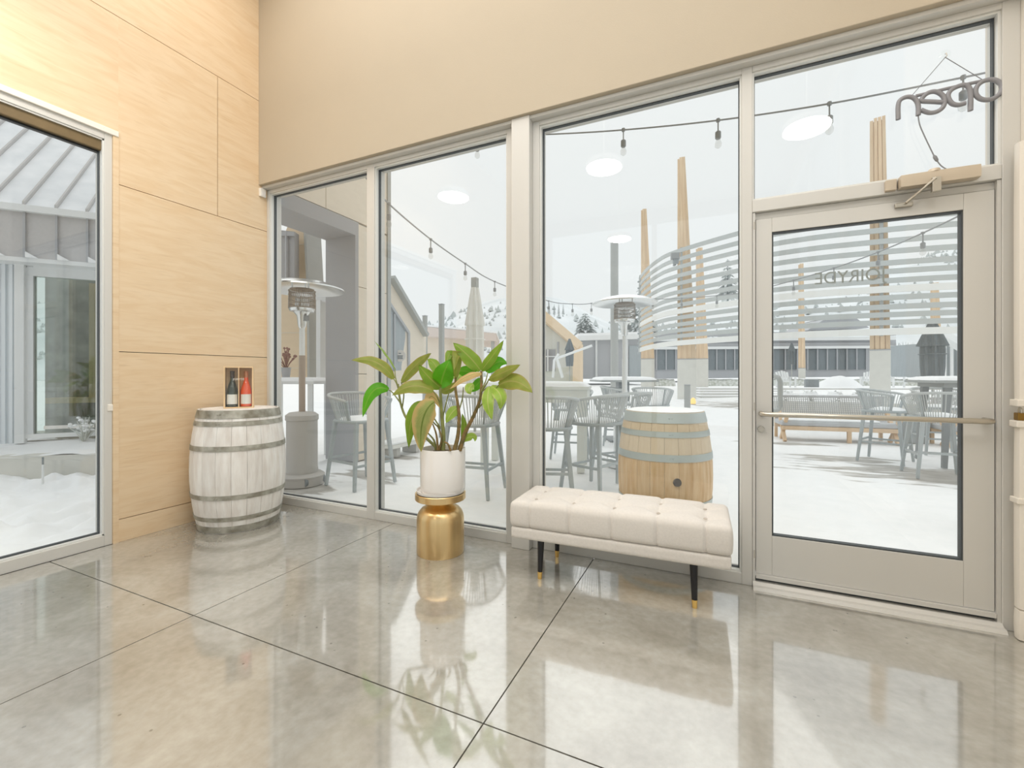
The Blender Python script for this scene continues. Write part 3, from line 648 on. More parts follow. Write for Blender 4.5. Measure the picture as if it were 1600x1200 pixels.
# ---- potted plant
PZ = 0.4005
pp = T('potted_plant', 'leafy green houseplant in a white glazed pot on the brass pedestal', 'plant', (SX, SY, PZ))
P(MB().lathe([(0.0, 0.0), (0.150, 0.0), (0.160, 0.008), (0.163, 0.026), (0.158, 0.026), (0.154, 0.010), (0.0, 0.008)], 64), 'saucer', 'ceramic', pp, smooth=True)
P(MB().lathe([(0.0, 0.010), (0.142, 0.010), (0.150, 0.018), (0.153, 0.05), (0.153, 0.302), (0.150, 0.306), (0.145, 0.304), (0.144, 0.26), (0.0, 0.26)], 72, (0.015, 0.007, 0)), 'pot', 'ceramic', pp, smooth=True)
P(MB().lathe([(0.143, 0.262), (0.10, 0.276), (0.05, 0.283), (0.0, 0.285)], 40, (0.015, 0.007, 0)), 'potting_soil', 'soil', pp, smooth=True)
def leaf_mat(name, base, mid, edge, edge_amt):
    m, n, p, out = newmat(name)
    uv = N(n, 'ShaderNodeUVMap'); sp = N(n, 'ShaderNodeSeparateXYZ'); n.links.new(uv.outputs[0], sp.inputs[0])
    sb = N(n, 'ShaderNodeMath', operation='SUBTRACT'); sb.inputs[1].default_value = 0.5; n.links.new(sp.outputs[0], sb.inputs[0])
    ab = N(n, 'ShaderNodeMath', operation='ABSOLUTE'); n.links.new(sb.outputs[0], ab.inputs[0])
    tcn = N(n, 'ShaderNodeTexCoord'); nz = N(n, 'ShaderNodeTexNoise'); nz.inputs['Scale'].default_value = 22; nz.inputs['Detail'].default_value = 5; n.links.new(tcn.outputs['Object'], nz.inputs['Vector'])
    # side veins: stripes slanting off the midrib
    ma = N(n, 'ShaderNodeMath', operation='MULTIPLY_ADD'); ma.inputs[1].default_value = -0.9; n.links.new(ab.outputs[0], ma.inputs[0]); n.links.new(sp.outputs[1], ma.inputs[2])
    mf = N(n, 'ShaderNodeMath', operation='MULTIPLY'); mf.inputs[1].default_value = 75.0; n.links.new(ma.outputs[0], mf.inputs[0])
    sn = N(n, 'ShaderNodeMath', operation='SINE'); n.links.new(mf.outputs[0], sn.inputs[0])
    vn = N(n, 'ShaderNodeMapRange'); vn.inputs['From Min'].default_value = 0.55; vn.inputs['From Max'].default_value = 1.0; vn.inputs['To Max'].default_value = 0.22; n.links.new(sn.outputs[0], vn.inputs[0])
    c0 = N(n, 'ShaderNodeMix', data_type='RGBA'); c0.inputs[6].default_value = base; c0.inputs[7].default_value = tuple(min(1, c * 1.6) for c in base[:3]) + (1,); n.links.new(nz.outputs['Fac'], c0.inputs[0])
    c1 = N(n, 'ShaderNodeMix', data_type='RGBA'); n.links.new(vn.outputs[0], c1.inputs[0]); n.links.new(c0.outputs[2], c1.inputs[6]); c1.inputs[7].default_value = mid
    mr = N(n, 'ShaderNodeMapRange'); mr.inputs['From Min'].default_value = 0.02; mr.inputs['From Max'].default_value = 0.05; mr.inputs['To Min'].default_value = 1; mr.inputs['To Max'].default_value = 0; n.links.new(ab.outputs[0], mr.inputs[0])
    c2 = N(n, 'ShaderNodeMix', data_type='RGBA'); n.links.new(mr.outputs[0], c2.inputs[0]); n.links.new(c1.outputs[2], c2.inputs[6]); c2.inputs[7].default_value = mid
    e1 = N(n, 'ShaderNodeMath', operation='MULTIPLY_ADD'); e1.inputs[1].default_value = 0.35; n.links.new(nz.outputs['Fac'], e1.inputs[0]); n.links.new(ab.outputs[0], e1.inputs[2])
    er = N(n, 'ShaderNodeMapRange'); er.inputs['From Min'].default_value = 0.62 - edge_amt * 0.4; er.inputs['From Max'].default_value = 0.72 - edge_amt * 0.25; n.links.new(e1.outputs[0], er.inputs[0])
    c3 = N(n, 'ShaderNodeMix', data_type='RGBA'); n.links.new(er.outputs[0], c3.inputs[0]); n.links.new(c2.outputs[2], c3.inputs[6]); c3.inputs[7].default_value = edge
    n.links.new(c3.outputs[2], p.inputs['Base Color']); p.inputs['Roughness'].default_value = 0.42; p.inputs['Specular IOR Level'].default_value = 0.4
    tl = N(n, 'ShaderNodeBsdfTranslucent'); n.links.new(c3.outputs[2], tl.inputs[0])
    mx = N(n, 'ShaderNodeMixShader'); mx.inputs[0].default_value = 0.42
    n.links.new(p.outputs[0], mx.inputs[1]); n.links.new(tl.outputs[0], mx.inputs[2]); n.links.new(mx.outputs[0], out.inputs[0])
    return m
LM = {'g': leaf_mat('leaf_green', rgb(116, 146, 44), rgb(164, 172, 84), rgb(160, 164, 70), 0.05),
      'o': leaf_mat('leaf_olive', rgb(132, 142, 60), rgb(170, 164, 92), rgb(172, 160, 86), 0.25),
      'v': leaf_mat('leaf_vivid', rgb(84, 156, 24), rgb(132, 180, 60), rgb(110, 164, 40), 0.0),
      'l': leaf_mat('leaf_light', rgb(146, 176, 70), rgb(196, 204, 124), rgb(196, 204, 130), 0.2),
      'y': leaf_mat('leaf_yellowing', rgb(150, 156, 92), rgb(116, 136, 60), rgb(214, 186, 124), 0.55),
      't': leaf_mat('leaf_tan', rgb(200, 176, 118), rgb(170, 160, 90), rgb(218, 184, 128), 0.8)}
def leaf(p0, pm_, p2, width, mat, roll=0.0, fold=0.25, tip=None):
    """leaf blade along a quadratic midrib, folded along it, rolled about it"""
    p0 = Vector(p0); p2 = Vector(p2); pmid = Vector(pm_)
    c = pmid * 2 - (p0 + p2) * 0.5
    n = 14; nw = 3
    vs = []; uvs = []
    to_cam = (CAM - pmid).normalized()
    for i in range(n + 1):
        t = i / n
        p = p0 * (1 - t) ** 2 + c * 2 * t * (1 - t) + p2 * t * t
        d = ((c - p0) * (1 - t) + (p2 - c) * t).normalized()
        side = d.cross(to_cam).normalized(); nor = side.cross(d).normalized()
        rot = Matrix.Rotation(roll, 3, d); side = rot @ side; nor = rot @ nor
        wv = width * 0.5 * (math.sin(PI * min(1, t * 0.97 + 0.03) ** 0.82)) ** 0.72 * (1 - 0.15 * t) if t < 1 else 0.0
        for j in range(-nw, nw + 1):
            q = j / nw
            rip = 0.035 * width * math.sin(t * 17 + j) * abs(q)
            vs.append(p + side * (q * wv) + nor * (-fold * abs(q) * wv * (1 - 0.35 * abs(q)) + rip) - Vector((SX, SY, PZ)))
            uvs.append((0.5 + q * 0.5, t))
    k = 2 * nw + 1
    fs = [(i * k + j, i * k + j + 1, (i + 1) * k + j + 1, (i + 1) * k + j) for i in range(n) for j in range(k - 1)]
    me = bpy.data.meshes.new('leaf'); me.from_pydata([tuple(v) for v in vs], [], fs); me.shade_smooth()
    ul = me.uv_layers.new(name='UVMap')
    for l in me.loops: ul.data[l.index].uv = uvs[l.vertex_index]
    me.materials.append(LM[mat])
    return add('leaf', me, pp)
def py(u, v, y): return atY(u, v, y)
# (base, mid, tip in the picture frame, each with its own distance into the room), width in px, tint, roll, fold
LV = [((615, 592, -.30), (588, 566, -.36), (549, 563, -.44), 19, 'o', .5, .3), ((618, 577, -.27), (603, 553, -.24), (585, 533, -.20), 8, 'g', 1.15, .3),
      ((627, 597, -.36), (648, 572, -.42), (674, 552, -.50), 17, 'o', -.5, .35), ((607, 609, -.30), (582, 612, -.38), (567, 652, -.44), 20, 'v', .35, .3),
      ((677, 611, -.42), (645, 603, -.50), (613, 618, -.56), 24, 'o', .55, .25), ((689, 606, -.36), (671, 590, -.42), (654, 570, -.46), 22, 'g', .3, .3),
      ((688, 606, -.32), (693, 585, -.42), (703, 562, -.40), 30, 'v', -.15, .2), ((672, 632, -.42), (646, 648, -.52), (639, 700, -.50), 24, 'g', .4, .35),
      ((679, 628, -.46), (661, 655, -.54), (658, 706, -.52), 33, 'y', -.1, .25), ((690, 600, -.28), (680, 570, -.22), (668, 562, -.18), 20, 'g', .6, .2),
      ((711, 588, -.30), (704, 553, -.28), (696, 575, -.36), 16, 'g', .5, .3), ((713, 590, -.33), (714, 552, -.33), (709, 580, -.42), 15, 'o', -.2, .3),
      ((751, 579, -.27), (732, 556, -.30), (708, 536, -.32), 25, 'g', .35, .25), ((752, 579, -.25), (768, 558, -.24), (787, 532, -.22), 17, 'g', -.5, .3),
      ((744, 582, -.30), (727, 580, -.24), (711, 579, -.20), 19, 'v', .1, .3), ((761, 582, -.24), (777, 566, -.20), (792, 569, -.16), 20, 'v', -.3, .3),
      ((764, 592, -.33), (786, 582, -.42), (813, 570, -.46), 18, 'o', -.5, .25), ((779, 602, -.38), (805, 596, -.46), (832, 614, -.50), 25, 'o', -.25, .25),
      ((765, 604, -.36), (762, 628, -.44), (769, 656, -.44), 19, 'l', .3, .3), ((767, 603, -.34), (782, 618, -.42), (781, 640, -.42), 20, 'l', -.3, .3),
      ((752, 583, -.38), (728, 589, -.48), (703, 608, -.50), 13, 't', .7, .5), ((716, 636, -.32), (705, 646, -.36), (697, 661, -.38), 16, 'l', .2, .3),
      ((724, 692, -.28), (726, 668, -.26), (722, 646, -.25), 11, 'g', .4, .5), ((713, 596, -.22), (716, 586, -.14), (706, 592, -.10), 16, 'l', .2, .2),
      ((690, 612, -.25), (704, 606, -.16), (716, 596, -.12), 14, 'o', .0, .2), ((752, 592, -.22), (742, 604, -.14), (728, 611, -.12), 15, 'v', .2, .2),
      ((720, 690, -.22), (738, 682, -.16), (742, 690, -.14), 12, 'l', .3, .2), ((668, 630, -.30), (676, 620, -.22), (690, 640, -.16), 16, 't', .2, .2),
      ((740, 600, -.30), (733, 607, -.38), (736, 616, -.40), 14, 'l', .2, .2)]
for b, m_, t_, wpx, mt, ro, fo in LV:
    dep = (atY(*b) - CAM).dot(FW)
    leaf(atY(*b), atY(*m_), atY(*t_), wpx * dep / FOC * 1.12, mt, ro, fo)
M['stemgreen'] = pm('green_stem', rgb(142, 146, 82), 0.5, col2=rgb(112, 116, 62), scale=20)
M['stembrown'] = pm('brown_cane', rgb(150, 118, 70), 0.6, col2=rgb(98, 92, 52), scale=30, bump=0.3)
def stem(name, pts, r0, r1, mat):
    # smooth the polyline
    q = [atY(*p) - Vector((SX, SY, PZ)) for p in pts]; out = []
    for i in range(len(q) - 1):
        for k in range(4):
            t = k / 4; a = q[max(i - 1, 0)]; b = q[i]; c = q[i + 1]; d = q[min(i + 2, len(q) - 1)]
            out.append(0.5 * ((2 * b) + (c - a) * t + (2 * a - 5 * b + 4 * c - d) * t * t + (3 * b - a - 3 * c + d) * t ** 3))
    out.append(q[-1]); m = len(out)
    return P(MB().tube(out, [r0 + (r1 - r0) * i / (m - 1) for i in range(m)], 9), name, mat, pp, smooth=True)
stem('stem', [(686, 703, -.40), (655, 674, -.36), (636, 655, -.33), (626, 630, -.32), (622, 600, -.31)], .011, .007, 'stemgreen')
stem('stem', [(692, 703, -.39), (693, 680, -.39), (690, 645, -.38), (688, 605, -.36)], .016, .008, 'stemgreen')
stem('stem', [(710, 704, -.36), (716, 678, -.34), (717, 645, -.33), (712, 610, -.32), (712, 588, -.31)], .015, .007, 'stembrown')
stem('stem', [(718, 704, -.33), (727, 676, -.32), (740, 650, -.31), (751, 620, -.30), (752, 580, -.28)], .016, .008, 'stembrown')
for pts in ([(688, 668, -.39), (676, 648, -.41), (678, 628, -.45)], [(690, 640, -.38), (684, 622, -.40), (677, 611, -.42)], [(748, 637, -.30), (766, 618, -.34), (779, 602, -.38)], [(626, 630, -.32), (614, 614, -.31), (607, 609, -.30)],
            [(750, 615, -.30), (760, 600, -.31), (764, 592, -.33)], [(622, 605, -.31), (618, 590, -.29), (617, 577, -.27)], [(628, 640, -.32), (631, 615, -.33), (627, 597, -.36)], [(622, 606, -.31), (619, 598, -.30), (615, 592, -.30)],
            [(690, 660, -.38), (697, 630, -.34), (702, 612, -.28)], [(752, 610, -.30), (759, 595, -.27), (762, 582, -.24)], [(752, 612, -.30), (761, 606, -.33), (765, 604, -.36)], [(714, 650, -.33), (722, 625, -.28), (724, 605, -.24)], [(688, 670, -.39), (674, 655, -.40), (672, 632, -.42)]):
    stem('petiole', pts, .0055, .0035, 'stemgreen')
for pts, c in (([(684, 703, -.42), (682, 680, -.43), (676, 662, -.44)], 'stembrown'), ([(686, 703, -.41), (690, 684, -.42), (683, 664, -.43)], 'stembrown'), ([(681, 703, -.40), (678, 688, -.41), (668, 676, -.42)], 'stemgreen'), ([(704, 704, -.41), (700, 694, -.43), (694, 690, -.42)], 'stembrown')):
    stem('dried_shoot', pts, .009, .004, c)

# ---- tufted bench
brot = math.radians(1.9)
be = T('tufted_bench', 'cream button-tufted upholstered bench on black legs with gold caps before the window', 'bench', (3.368, -0.232, 0), brot)
L_, D_, = 1.19, 0.435
BUT = [(-0.475 + 0.2375 * i + (0.0), yy) for yy in (-0.085, 0.095) for i in range(5)]
def tuft(q):
    x, y, z = q
    if z > 0.0:
        dep = 0.0; up = 0.0
        for bx_, by_ in BUT:
            d2 = ((x - bx_) / 0.055) ** 2 + ((y - by_) / 0.05) ** 2; dep += 0.030 * math.exp(-d2)
        # creases between neighbouring buttons and down to the front seams
        for k in range(5):
            bx_ = -0.475 + 0.2375 * k
            dep += 0.009 * math.exp(-((x - bx_) / 0.014) ** 2)
        dep += 0.004 * math.exp(-((y + 0.085) / 0.012) ** 2) + 0.004 * math.exp(-((y - 0.095) / 0.012) ** 2)
        crown = 0.020 * (1 - (2 * x / L_) ** 4) * (1 - (2 * y / D_) ** 4)
        z = z + (crown - dep) * max(0, min(1, (z + 0.02) / 0.06))
    if abs(y) > D_ / 2 - 0.02:
        for k in range(5):
            bx_ = -0.475 + 0.2375 * k
            y -= math.copysign(0.011 * math.exp(-((x - bx_) / 0.008) ** 2), y)
        y += math.copysign(0.007 * (1 - (z / 0.085) ** 2), y)
    if abs(x) > L_ / 2 - 0.02: x += math.copysign(0.006 * (1 - (z / 0.085) ** 2), x)
    return (x, y, z)
P(MB().rbox(L_, D_, 0.150, 0.026, 190, 48, 16, tuft, (0, 0, 0.375)), 'tufted_cushion', 'boucle', be, smooth=True, ang=1.2, merge=True)
P(MB().rbox(L_ - 0.004, D_ - 0.004, 0.070, 0.014, 40, 16, 6, None, (0, 0, 0.266)), 'base_band', 'boucle', be, smooth=True, ang=1.2, merge=True)
for bx_, by_ in BUT:
    P(MB().lathe([(0.0, 0.0), (0.009, 0.001), (0.011, 0.004), (0.007, 0.008), (0.0, 0.009)], 14, (bx_, by_, 0.4365)), 'button', 'button', be, smooth=True)
for lx in (-1, 1):
    for ly in (-1, 1):
        x, y = lx * 0.418, ly * 0.165
        lg = P(MB().cyl((x, y, 0.235), (x + lx * .004, y + ly * 0.006, 0.042), 0.021, 0.014, 20), 'leg', 'blackleg', be, smooth=True)
        P(MB().cyl((x + lx * .004, y + ly * 0.006, 0.042), (x + lx * .005, y + ly * 0.007, 0.0), 0.0146, 0.0125, 20), 'gold_cap', 'gold', lg, smooth=True)

# ---- door closer
dc = T('door_closer', 'tan surface door closer with a bent arm on the head of the door', 'door closer', (4.87, -0.002, 2.165))
P(MB().rbox(0.30, 0.052, 0.062, 0.006, 6, 3, 3, None, (0.01, -0.028, 0.0)), 'closer_cover', 'closer', dc, smooth=True, merge=True)
P(MB().cyl((-0.005, -0.03, 0.028), (-0.005, -0.03, 0.042), 0.026, 0.022, 20), 'spindle_cap', 'closer', dc, smooth=True)
P(MB().bx(-0.022, 0.012, -0.064, -0.040, -0.075, -0.006), 'arm_bracket', 'steel', dc, bevel=0.003)
P(MB().bar((-0.008, -0.066, -0.012), (-0.105, -0.01, -0.098), 0.014, 0.009), 'arm', 'steel', dc, bevel=0.002)
P(MB().bx(-0.145, -0.075, 0.0, 0.019, -0.112, -0.090), 'foot_plate', 'steel', dc, bevel=0.003)
P(MB().bx(-0.19, -0.145, -0.022, 0.002, -0.028, 0.026), 'end_bracket', 'closer', dc, bevel=0.003)

# ---- open sign of bent tube hanging in the transom (reads backwards from inside)
os_ = T('open_sign', 'grey unlit tube sign spelling open, hung by a cord in the glass above the door', 'sign', tuple(atY(1476, 160, 0.012)))
def sg(X, Y, y=0.012): return atY(1380 + X / 7.273, 60 + Y / 7.273, y) - os_.location
def smooth_path(pts, k=5):
    out = []
    for i in range(len(pts) - 1):
        a = pts[max(i - 1, 0)]; b = pts[i]; c = pts[i + 1]; d = pts[min(i + 2, len(pts) - 1)]
        for j in range(k):
            t = j / k; out.append(0.5 * ((2 * b) + (c - a) * t + (2 * a - 5 * b + 4 * c - d) * t * t + (3 * b - a - 3 * c + d) * t ** 3))
    return out + [pts[-1]]
TR = 0.0105
P(MB().tube(smooth_path([sg(*q) for q in ((170, 922), (170, 760), (200, 695), (275, 665), (350, 680), (395, 750), (398, 875))]), TR, 10), 'letter_n', 'neon', os_, smooth=True)
P(MB().tube(smooth_path([sg(*q) for q in ((690, 728), (560, 720), (440, 712), (450, 670), (510, 620), (590, 605), (665, 640), (697, 700), (680, 780), (610, 832), (520, 845), (425, 812))]), TR, 10), 'letter_e', 'neon', os_, smooth=True)
P(MB().tube(smooth_path([sg(*q) for q in ((935, 735), (850, 757), (775, 735), (735, 660), (770, 590), (850, 545), (930, 530), (980, 570), (992, 650), (990, 822))]), TR, 10), 'letter_p', 'neon', os_, smooth=True)
pts = []
for k in range(28):
    a = 2 * PI * k / 28; x, y = 153 * math.cos(a), 112 * math.sin(a); c, s = math.cos(-0.30), math.sin(-0.30); pts.append(sg(1196 + x * c - y * s, 584 + x * s + y * c))
P(MB().tube(pts, TR, 10, closed=True), 'letter_o', 'neon', os_, smooth=True)
P(MB().tube([sg(370, 655), sg(750, 565), sg(1130, 482)], 0.008, 8), 'top_bar', 'neon', os_)
P(MB().tube([sg(330, 645, .02), sg(705, 215, .035)], 0.0018, 6).tube([sg(705, 215, .035), sg(1120, 465, .02)], 0.0018, 6), 'hanging_wire', 'cord', os_)
hk = sg(700, 185, .045)
P(MB().cyl(hk + Vector((0, -0.004, 0)), hk, 0.010, 0.024, 20), 'suction_cup', 'acrylic', os_, smooth=True)
P(MB().tube([hk + Vector((0, -0.004, 0)), hk + Vector((0, -0.014, 0)), hk + Vector((0.003, -0.016, -0.016)), sg(705, 215, .035)], 0.0022, 6), 'hook', 'steel', os_)
cq = [sg(397, 875), sg(412, 970), sg(455, 1080)] + [atY(1380 + X / 8.889, 240 + Y / 8.889, .012) - os_.location for X, Y in ((700, 20), (755, 110), (815, 178), (900, 225), (960, 240))]
P(MB().tube(smooth_path(cq), 0.0028, 7), 'power_cord', 'cord', os_, smooth=True)
P(MB().tube([cq[3], cq[3].lerp(cq[4], .3), cq[3].lerp(cq[4], .8), cq[4]], [0.003, 0.008, 0.007, 0.003], 9), 'inline_switch', 'cord', os_, smooth=True)

# ---- white folding security gate edge and padlock at the right wall
sgt = T('security_gate_post', 'white tubular post and hasp standing against the right wall beside the door', 'gate post', (XR - 0.002, -0.07, 0))
P(MB().rbox(0.05, 0.05, 0.85, 0.012, 3, 3, 4, None, (-0.022, 0, 0.14 + .425)), 'lower_tube', 'white_paint', sgt, smooth=True, merge=True)
P(MB().rbox(0.05, 0.05, 1.20, 0.012, 3, 3, 4, None, (-0.022, 0, 1.06 + .60)), 'upper_tube', 'white_paint', sgt, smooth=True, merge=True)
P(MB().bx(-0.056, 0.0, -0.03, 0.03, 0.965, 0.995), 'hasp', 'white_paint', sgt, bevel=0.004)
P(MB().bx(-0.054, 0.0, -0.03, 0.03, 0.62, 0.645), 'collar', 'white_paint', sgt, bevel=0.003)
P(MB().bx(-0.054, 0.0, -0.03, 0.03, 1.06, 1.09), 'collar', 'white_paint', sgt, bevel=0.003)
P(MB().rbox(0.05, 0.05, 0.14, 0.012, 3, 3, 3, None, (-0.022, 0, 0.07)), 'foot_tube', 'white_paint', sgt, smooth=True, merge=True)
pl = T('padlock', 'small brass padlock on the hasp of the white gate post', 'padlock', (XR - 0.034, -0.07, 0.996))
P(MB().bx(-0.014, 0.012, -0.018, 0.018, 0.0, 0.034), 'lock_body', 'brass_dark', pl, bevel=0.003)
P(MB().tube([(0, -.011, .03), (0, -.011, .046), (0, -.006, .056), (0, .006, .056), (0, .011, .046), (0, .011, .03)], 0.003, 8), 'shackle', 'steel', pl, smooth=True)

# ================================================================== OUTDOORS: the ground
def hgt(x, y):
    """patio level by the windows, rising gently to the terrace beyond"""
    d = max(0.0, y - 7.5)
    return min(0.62, 0.30 * min(1, d / 4.5) + 0.32 * max(0, min(1, (d - 4.5) / 6)))
def gx(i): return -40 + 90 * i
mb = MB()
XS = [-60, -40, -25, -15, -10, -7] + [-5 + 0.5 * i for i in range(0, 41)] + [18, 22, 30, 45, 70, 110]
YS = [0.14] + [0.5 + 0.5 * i for i in range(0, 36)] + [20, 24, 30, 40, 60, 90, 140]
rg = random.Random(3)
vs = [(x, y, hgt(x, y) + (rg.uniform(-0.008, 0.008) if 0.3 < y < 18 else 0) - 0.008) for y in YS for x in XS]
nx = len(XS); mb.add(vs, [(j * nx + i, j * nx + i + 1, (j + 1) * nx + i + 1, (j + 1) * nx + i) for j in range(len(YS) - 1) for i in range(nx - 1)])
S('ground_patio', mb, M['ground'], smooth=True)
# side yard by the left window: lumpy drifted snow
rg = random.Random(5)
from mathutils import noise as mnoise
def yard(a, b):
    x = -0.14 - 9.0 * a; y = -9.0 + 9.13 * b
    z = 0.09 * mnoise.noise((x * 1.6, y * 1.6, 0)) + 0.11 * mnoise.noise((x * 4.2, y * 4.2, 3)) + 0.045 * mnoise.noise((x * 9, y * 9, 7))
    return (x, y, -0.02 + z * min(1, a * 9))
S('ground_side_yard', MB().grid(240, 240, yard), M['rough_snow'], smooth=True)
S('ground_far_snow', MB().add([(-160, -60, -0.25), (160, -60, -0.25), (160, 0.1, -0.25), (-160, 0.1, -0.25)], [(0, 1, 2, 3)]).add([(-160, 60, 0.5), (-160, 300, 2.0), (160, 300, 2.0), (160, 60, 0.5)], [(3, 2, 1, 0)]), 'snow')

# ================================================================== neighbouring building seen through the left window
AL = math.atan2(1500, FOC)
EV = FW * math.cos(AL) + RT * math.sin(AL); NV = FW * math.sin(AL) - RT * math.cos(AL)       # along the facade, and away from us
B0 = atD(35, HOR, 6.3); B0.z = 0
def bp(s, n, z): return B0 + EV * s + NV * n + Vector((0, 0, z))
def fbox(mb, s0, s1, n0, n1, z0, z1):
    q = [bp(s, n, z) for z in (z0, z1) for (s, n) in ((s0, n0), (s1, n0), (s1, n1), (s0, n1))]
    return mb.add(q, [(3, 2, 1, 0), (4, 5, 6, 7), (0, 1, 5, 4), (1, 2, 6, 5), (2, 3, 7, 6), (3, 0, 4, 7)])
nb = T('metal_clad_building', 'neighbouring building with white ribbed wall, frosted grey fascia and seamed metal roof', 'building')
mb = MB()
k = -3.2
while k < -0.02:      # ribbed sheet
    fbox(mb, k, k + 0.035, -0.03, 0.0, 0.24, 2.78); fbox(mb, k + 0.035, k + 0.075, 0.0, 0.03, 0.24, 2.78); k += 0.075
P(mb, 'ribbed_wall', 'ribmetal', nb)
P(fbox(MB(), -0.06, 0.04, -0.06, 0.03, 0.24, 2.78), 'corner_post', 'whitemetal', nb)
wf = P(fbox(fbox(fbox(MB(), 0.04, 0.12, -0.02, 0.08, 0.30, 2.74), 0.12, 2.2, -0.02, 0.08, 2.62, 2.76), 0.12, 2.2, -0.02, 0.08, 0.30, 0.36), 'window_frame', 'whitemetal', nb)
P(fbox(MB(), 0.12, 2.2, 0.02, 0.035, 0.36, 2.62), 'window_pane', 'winglass', wf)
P(fbox(MB(), 0.22, 0.78, 0.012, 0.018, 0.42, 0.47), 'window_sticker', 'label', wf)
P(fbox(MB(), 1.75, 1.85, -0.02, 0.08, 0.40, 2.56), 'window_mullion', 'whitemetal', wf)
P(fbox(fbox(MB(), 0.0, 2.2, 0.6, 0.65, 0.24, 2.9), 2.15, 2.2, 0.1, 1.75, 0.24, 2.9).add([bp(-3, 0.2, 0.24), bp(2.2, 0.2, 0.24), bp(2.2, 1.75, 0.24), bp(-3, 1.75, 0.24)], [(0, 1, 2, 3)]), 'reflection_toned_room', 'reflroom', nb)  # wall behind the pane carries the painted reflection tone
P(fbox(fbox(MB(), 0.62, 0.74, 0.30, 0.36, 0.8, 2.62), 0.14, 2.1, 0.25, 0.55, 0.78, 0.86), 'inner_counter', 'crate', nb)
fs_ = P(fbox(MB(), -3.2, 2.25, -0.30, 0.1, 2.76, 2.82), 'fascia_drip', 'whitemetal', nb)
s = -3.15
while s < 1.9:        # fascia panels with standing seams
    P(fbox(MB(), s + 0.012, s + 0.318, -0.29, -0.26, 2.82, 3.44), 'fascia_panel', 'fascia', nb)
    P(fbox(MB(), s - 0.012, s + 0.012, -0.32, -0.26, 2.82, 3.46), 'fascia_seam', 'greymetal', nb)
    # little snow wedges lodged at the foot of the seams
    P(MB().prism([bp(s + 0.012, -0.292, 2.82), bp(s + 0.14, -0.292, 2.82), bp(s + 0.012, -0.292, 2.90)], NV * -0.03), 'snow_wedge', 'snow', nb)
    s += 0.33
P(fbox(MB(), -3.2, 2.25, -0.36, -0.2, 3.44, 3.53), 'eave_trim', 'whitemetal', nb)
TP = 1.03
s = -3.15
def roofq(s0, s1, n0, n1, dz0, dz1):
    q = []
    for dz in (dz0, dz1):
        for (a, b) in ((s0, n0), (s1, n0), (s1, n1), (s0, n1)): q.append(bp(a, b, 3.5 + (b + 0.32) * TP + dz))
    return q
while s < 1.9:
    P(MB().add(roofq(s + 0.012, s + 0.318, -0.32, 3.2, 0.0, 0.03), [(3, 2, 1, 0), (4, 5, 6, 7), (0, 1, 5, 4), (1, 2, 6, 5), (2, 3, 7, 6), (3, 0, 4, 7)]), 'roof_panel', 'roofmetal', nb)
    P(MB().add(roofq(s - 0.014, s + 0.010, -0.33, 3.2, 0.0, 0.09), [(3, 2, 1, 0), (4, 5, 6, 7), (0, 1, 5, 4), (1, 2, 6, 5), (2, 3, 7, 6), (3, 0, 4, 7)]), 'roof_seam', 'fascia', nb)
    s += 0.33
# concrete curb and the snowy ledge behind it
C0 = atZ(-160, 752, 0); C1 = atZ(170, 737, 0); cdv = (C1 - C0).normalized(); cn = Vector((-cdv.y, cdv.x, 0))
C1 = C0 + cdv * 3.1
kb = T('concrete_curb', 'low cast concrete curb across the snowy side yard', 'curb')
P(MB().prism([C0 + UP * -.1, C1 + UP * -.1, C1 + cn * .22 - UP * .1, C0 + cn * .22 - UP * .1], (0, 0, 0.33)), 'curb_wall', 'conc', kb)
def led(a, b):
    p = C0 + (C1 - C0) * a + cn * (-0.02 + 3.2 * b); z = 0.24 + 0.035 * mnoise.noise((p.x * 1.5, p.y * 1.5, 1)) + 0.02 * mnoise.noise((p.x * 5, p.y * 5, 2))
    return (p.x, p.y, z)
S('ground_snow_ledge', MB().grid(70, 26, led), M['snow'], smooth=True)
st_ = T('marker_stake', 'thin white-tipped stake standing in the snow against the concrete curb', 'stake', tuple(atZ(67, 757, 0)))
P(MB().cyl((0, 0, -0.05), (0, 0, 0.22), 0.012, 0.009, 10), 'shaft', 'whitemetal', st_); P(MB().cyl((0, 0, 0.22), (0, 0, 0.30), 0.009, None, 10), 'cap', 'chairdark', st_)
bs = T('snowy_shrub', 'small snow-laden leafless shrub under the neighbouring window', 'shrub', tuple(bp(0.75, -0.25, 0.27)))
mb = MB(); rg = random.Random(8)
for k in range(26):
    a = rg.uniform(0, 2 * PI); h = rg.uniform(.12, .34); r = rg.uniform(.04, .22)
    mb.tube([(0, 0, -.04), (r * .5 * math.cos(a), r * .5 * math.sin(a), h * .6), (r * math.cos(a), r * math.sin(a), h)], [.007, .006, .004], 5)
P(mb, 'twigs', 'shrub', bs, kind='stuff')
mb = MB()
for k in range(30):
    a = rg.uniform(0, 2 * PI); r = rg.uniform(0, .2); mb.lathe([(0, 0), (.025, .01), (.02, .03), (0, .035)], 6, (r * math.cos(a), r * math.sin(a), rg.uniform(.1, .3)))
P(mb, 'snow_tufts', 'snow', bs, kind='stuff')

# ================================================================== own building: the wing wall with the grey portal
wg = T('wing_wall', 'pale plywood-clad wing wall with a grey framed opening beside the left windows', 'wall')
WX = -0.65
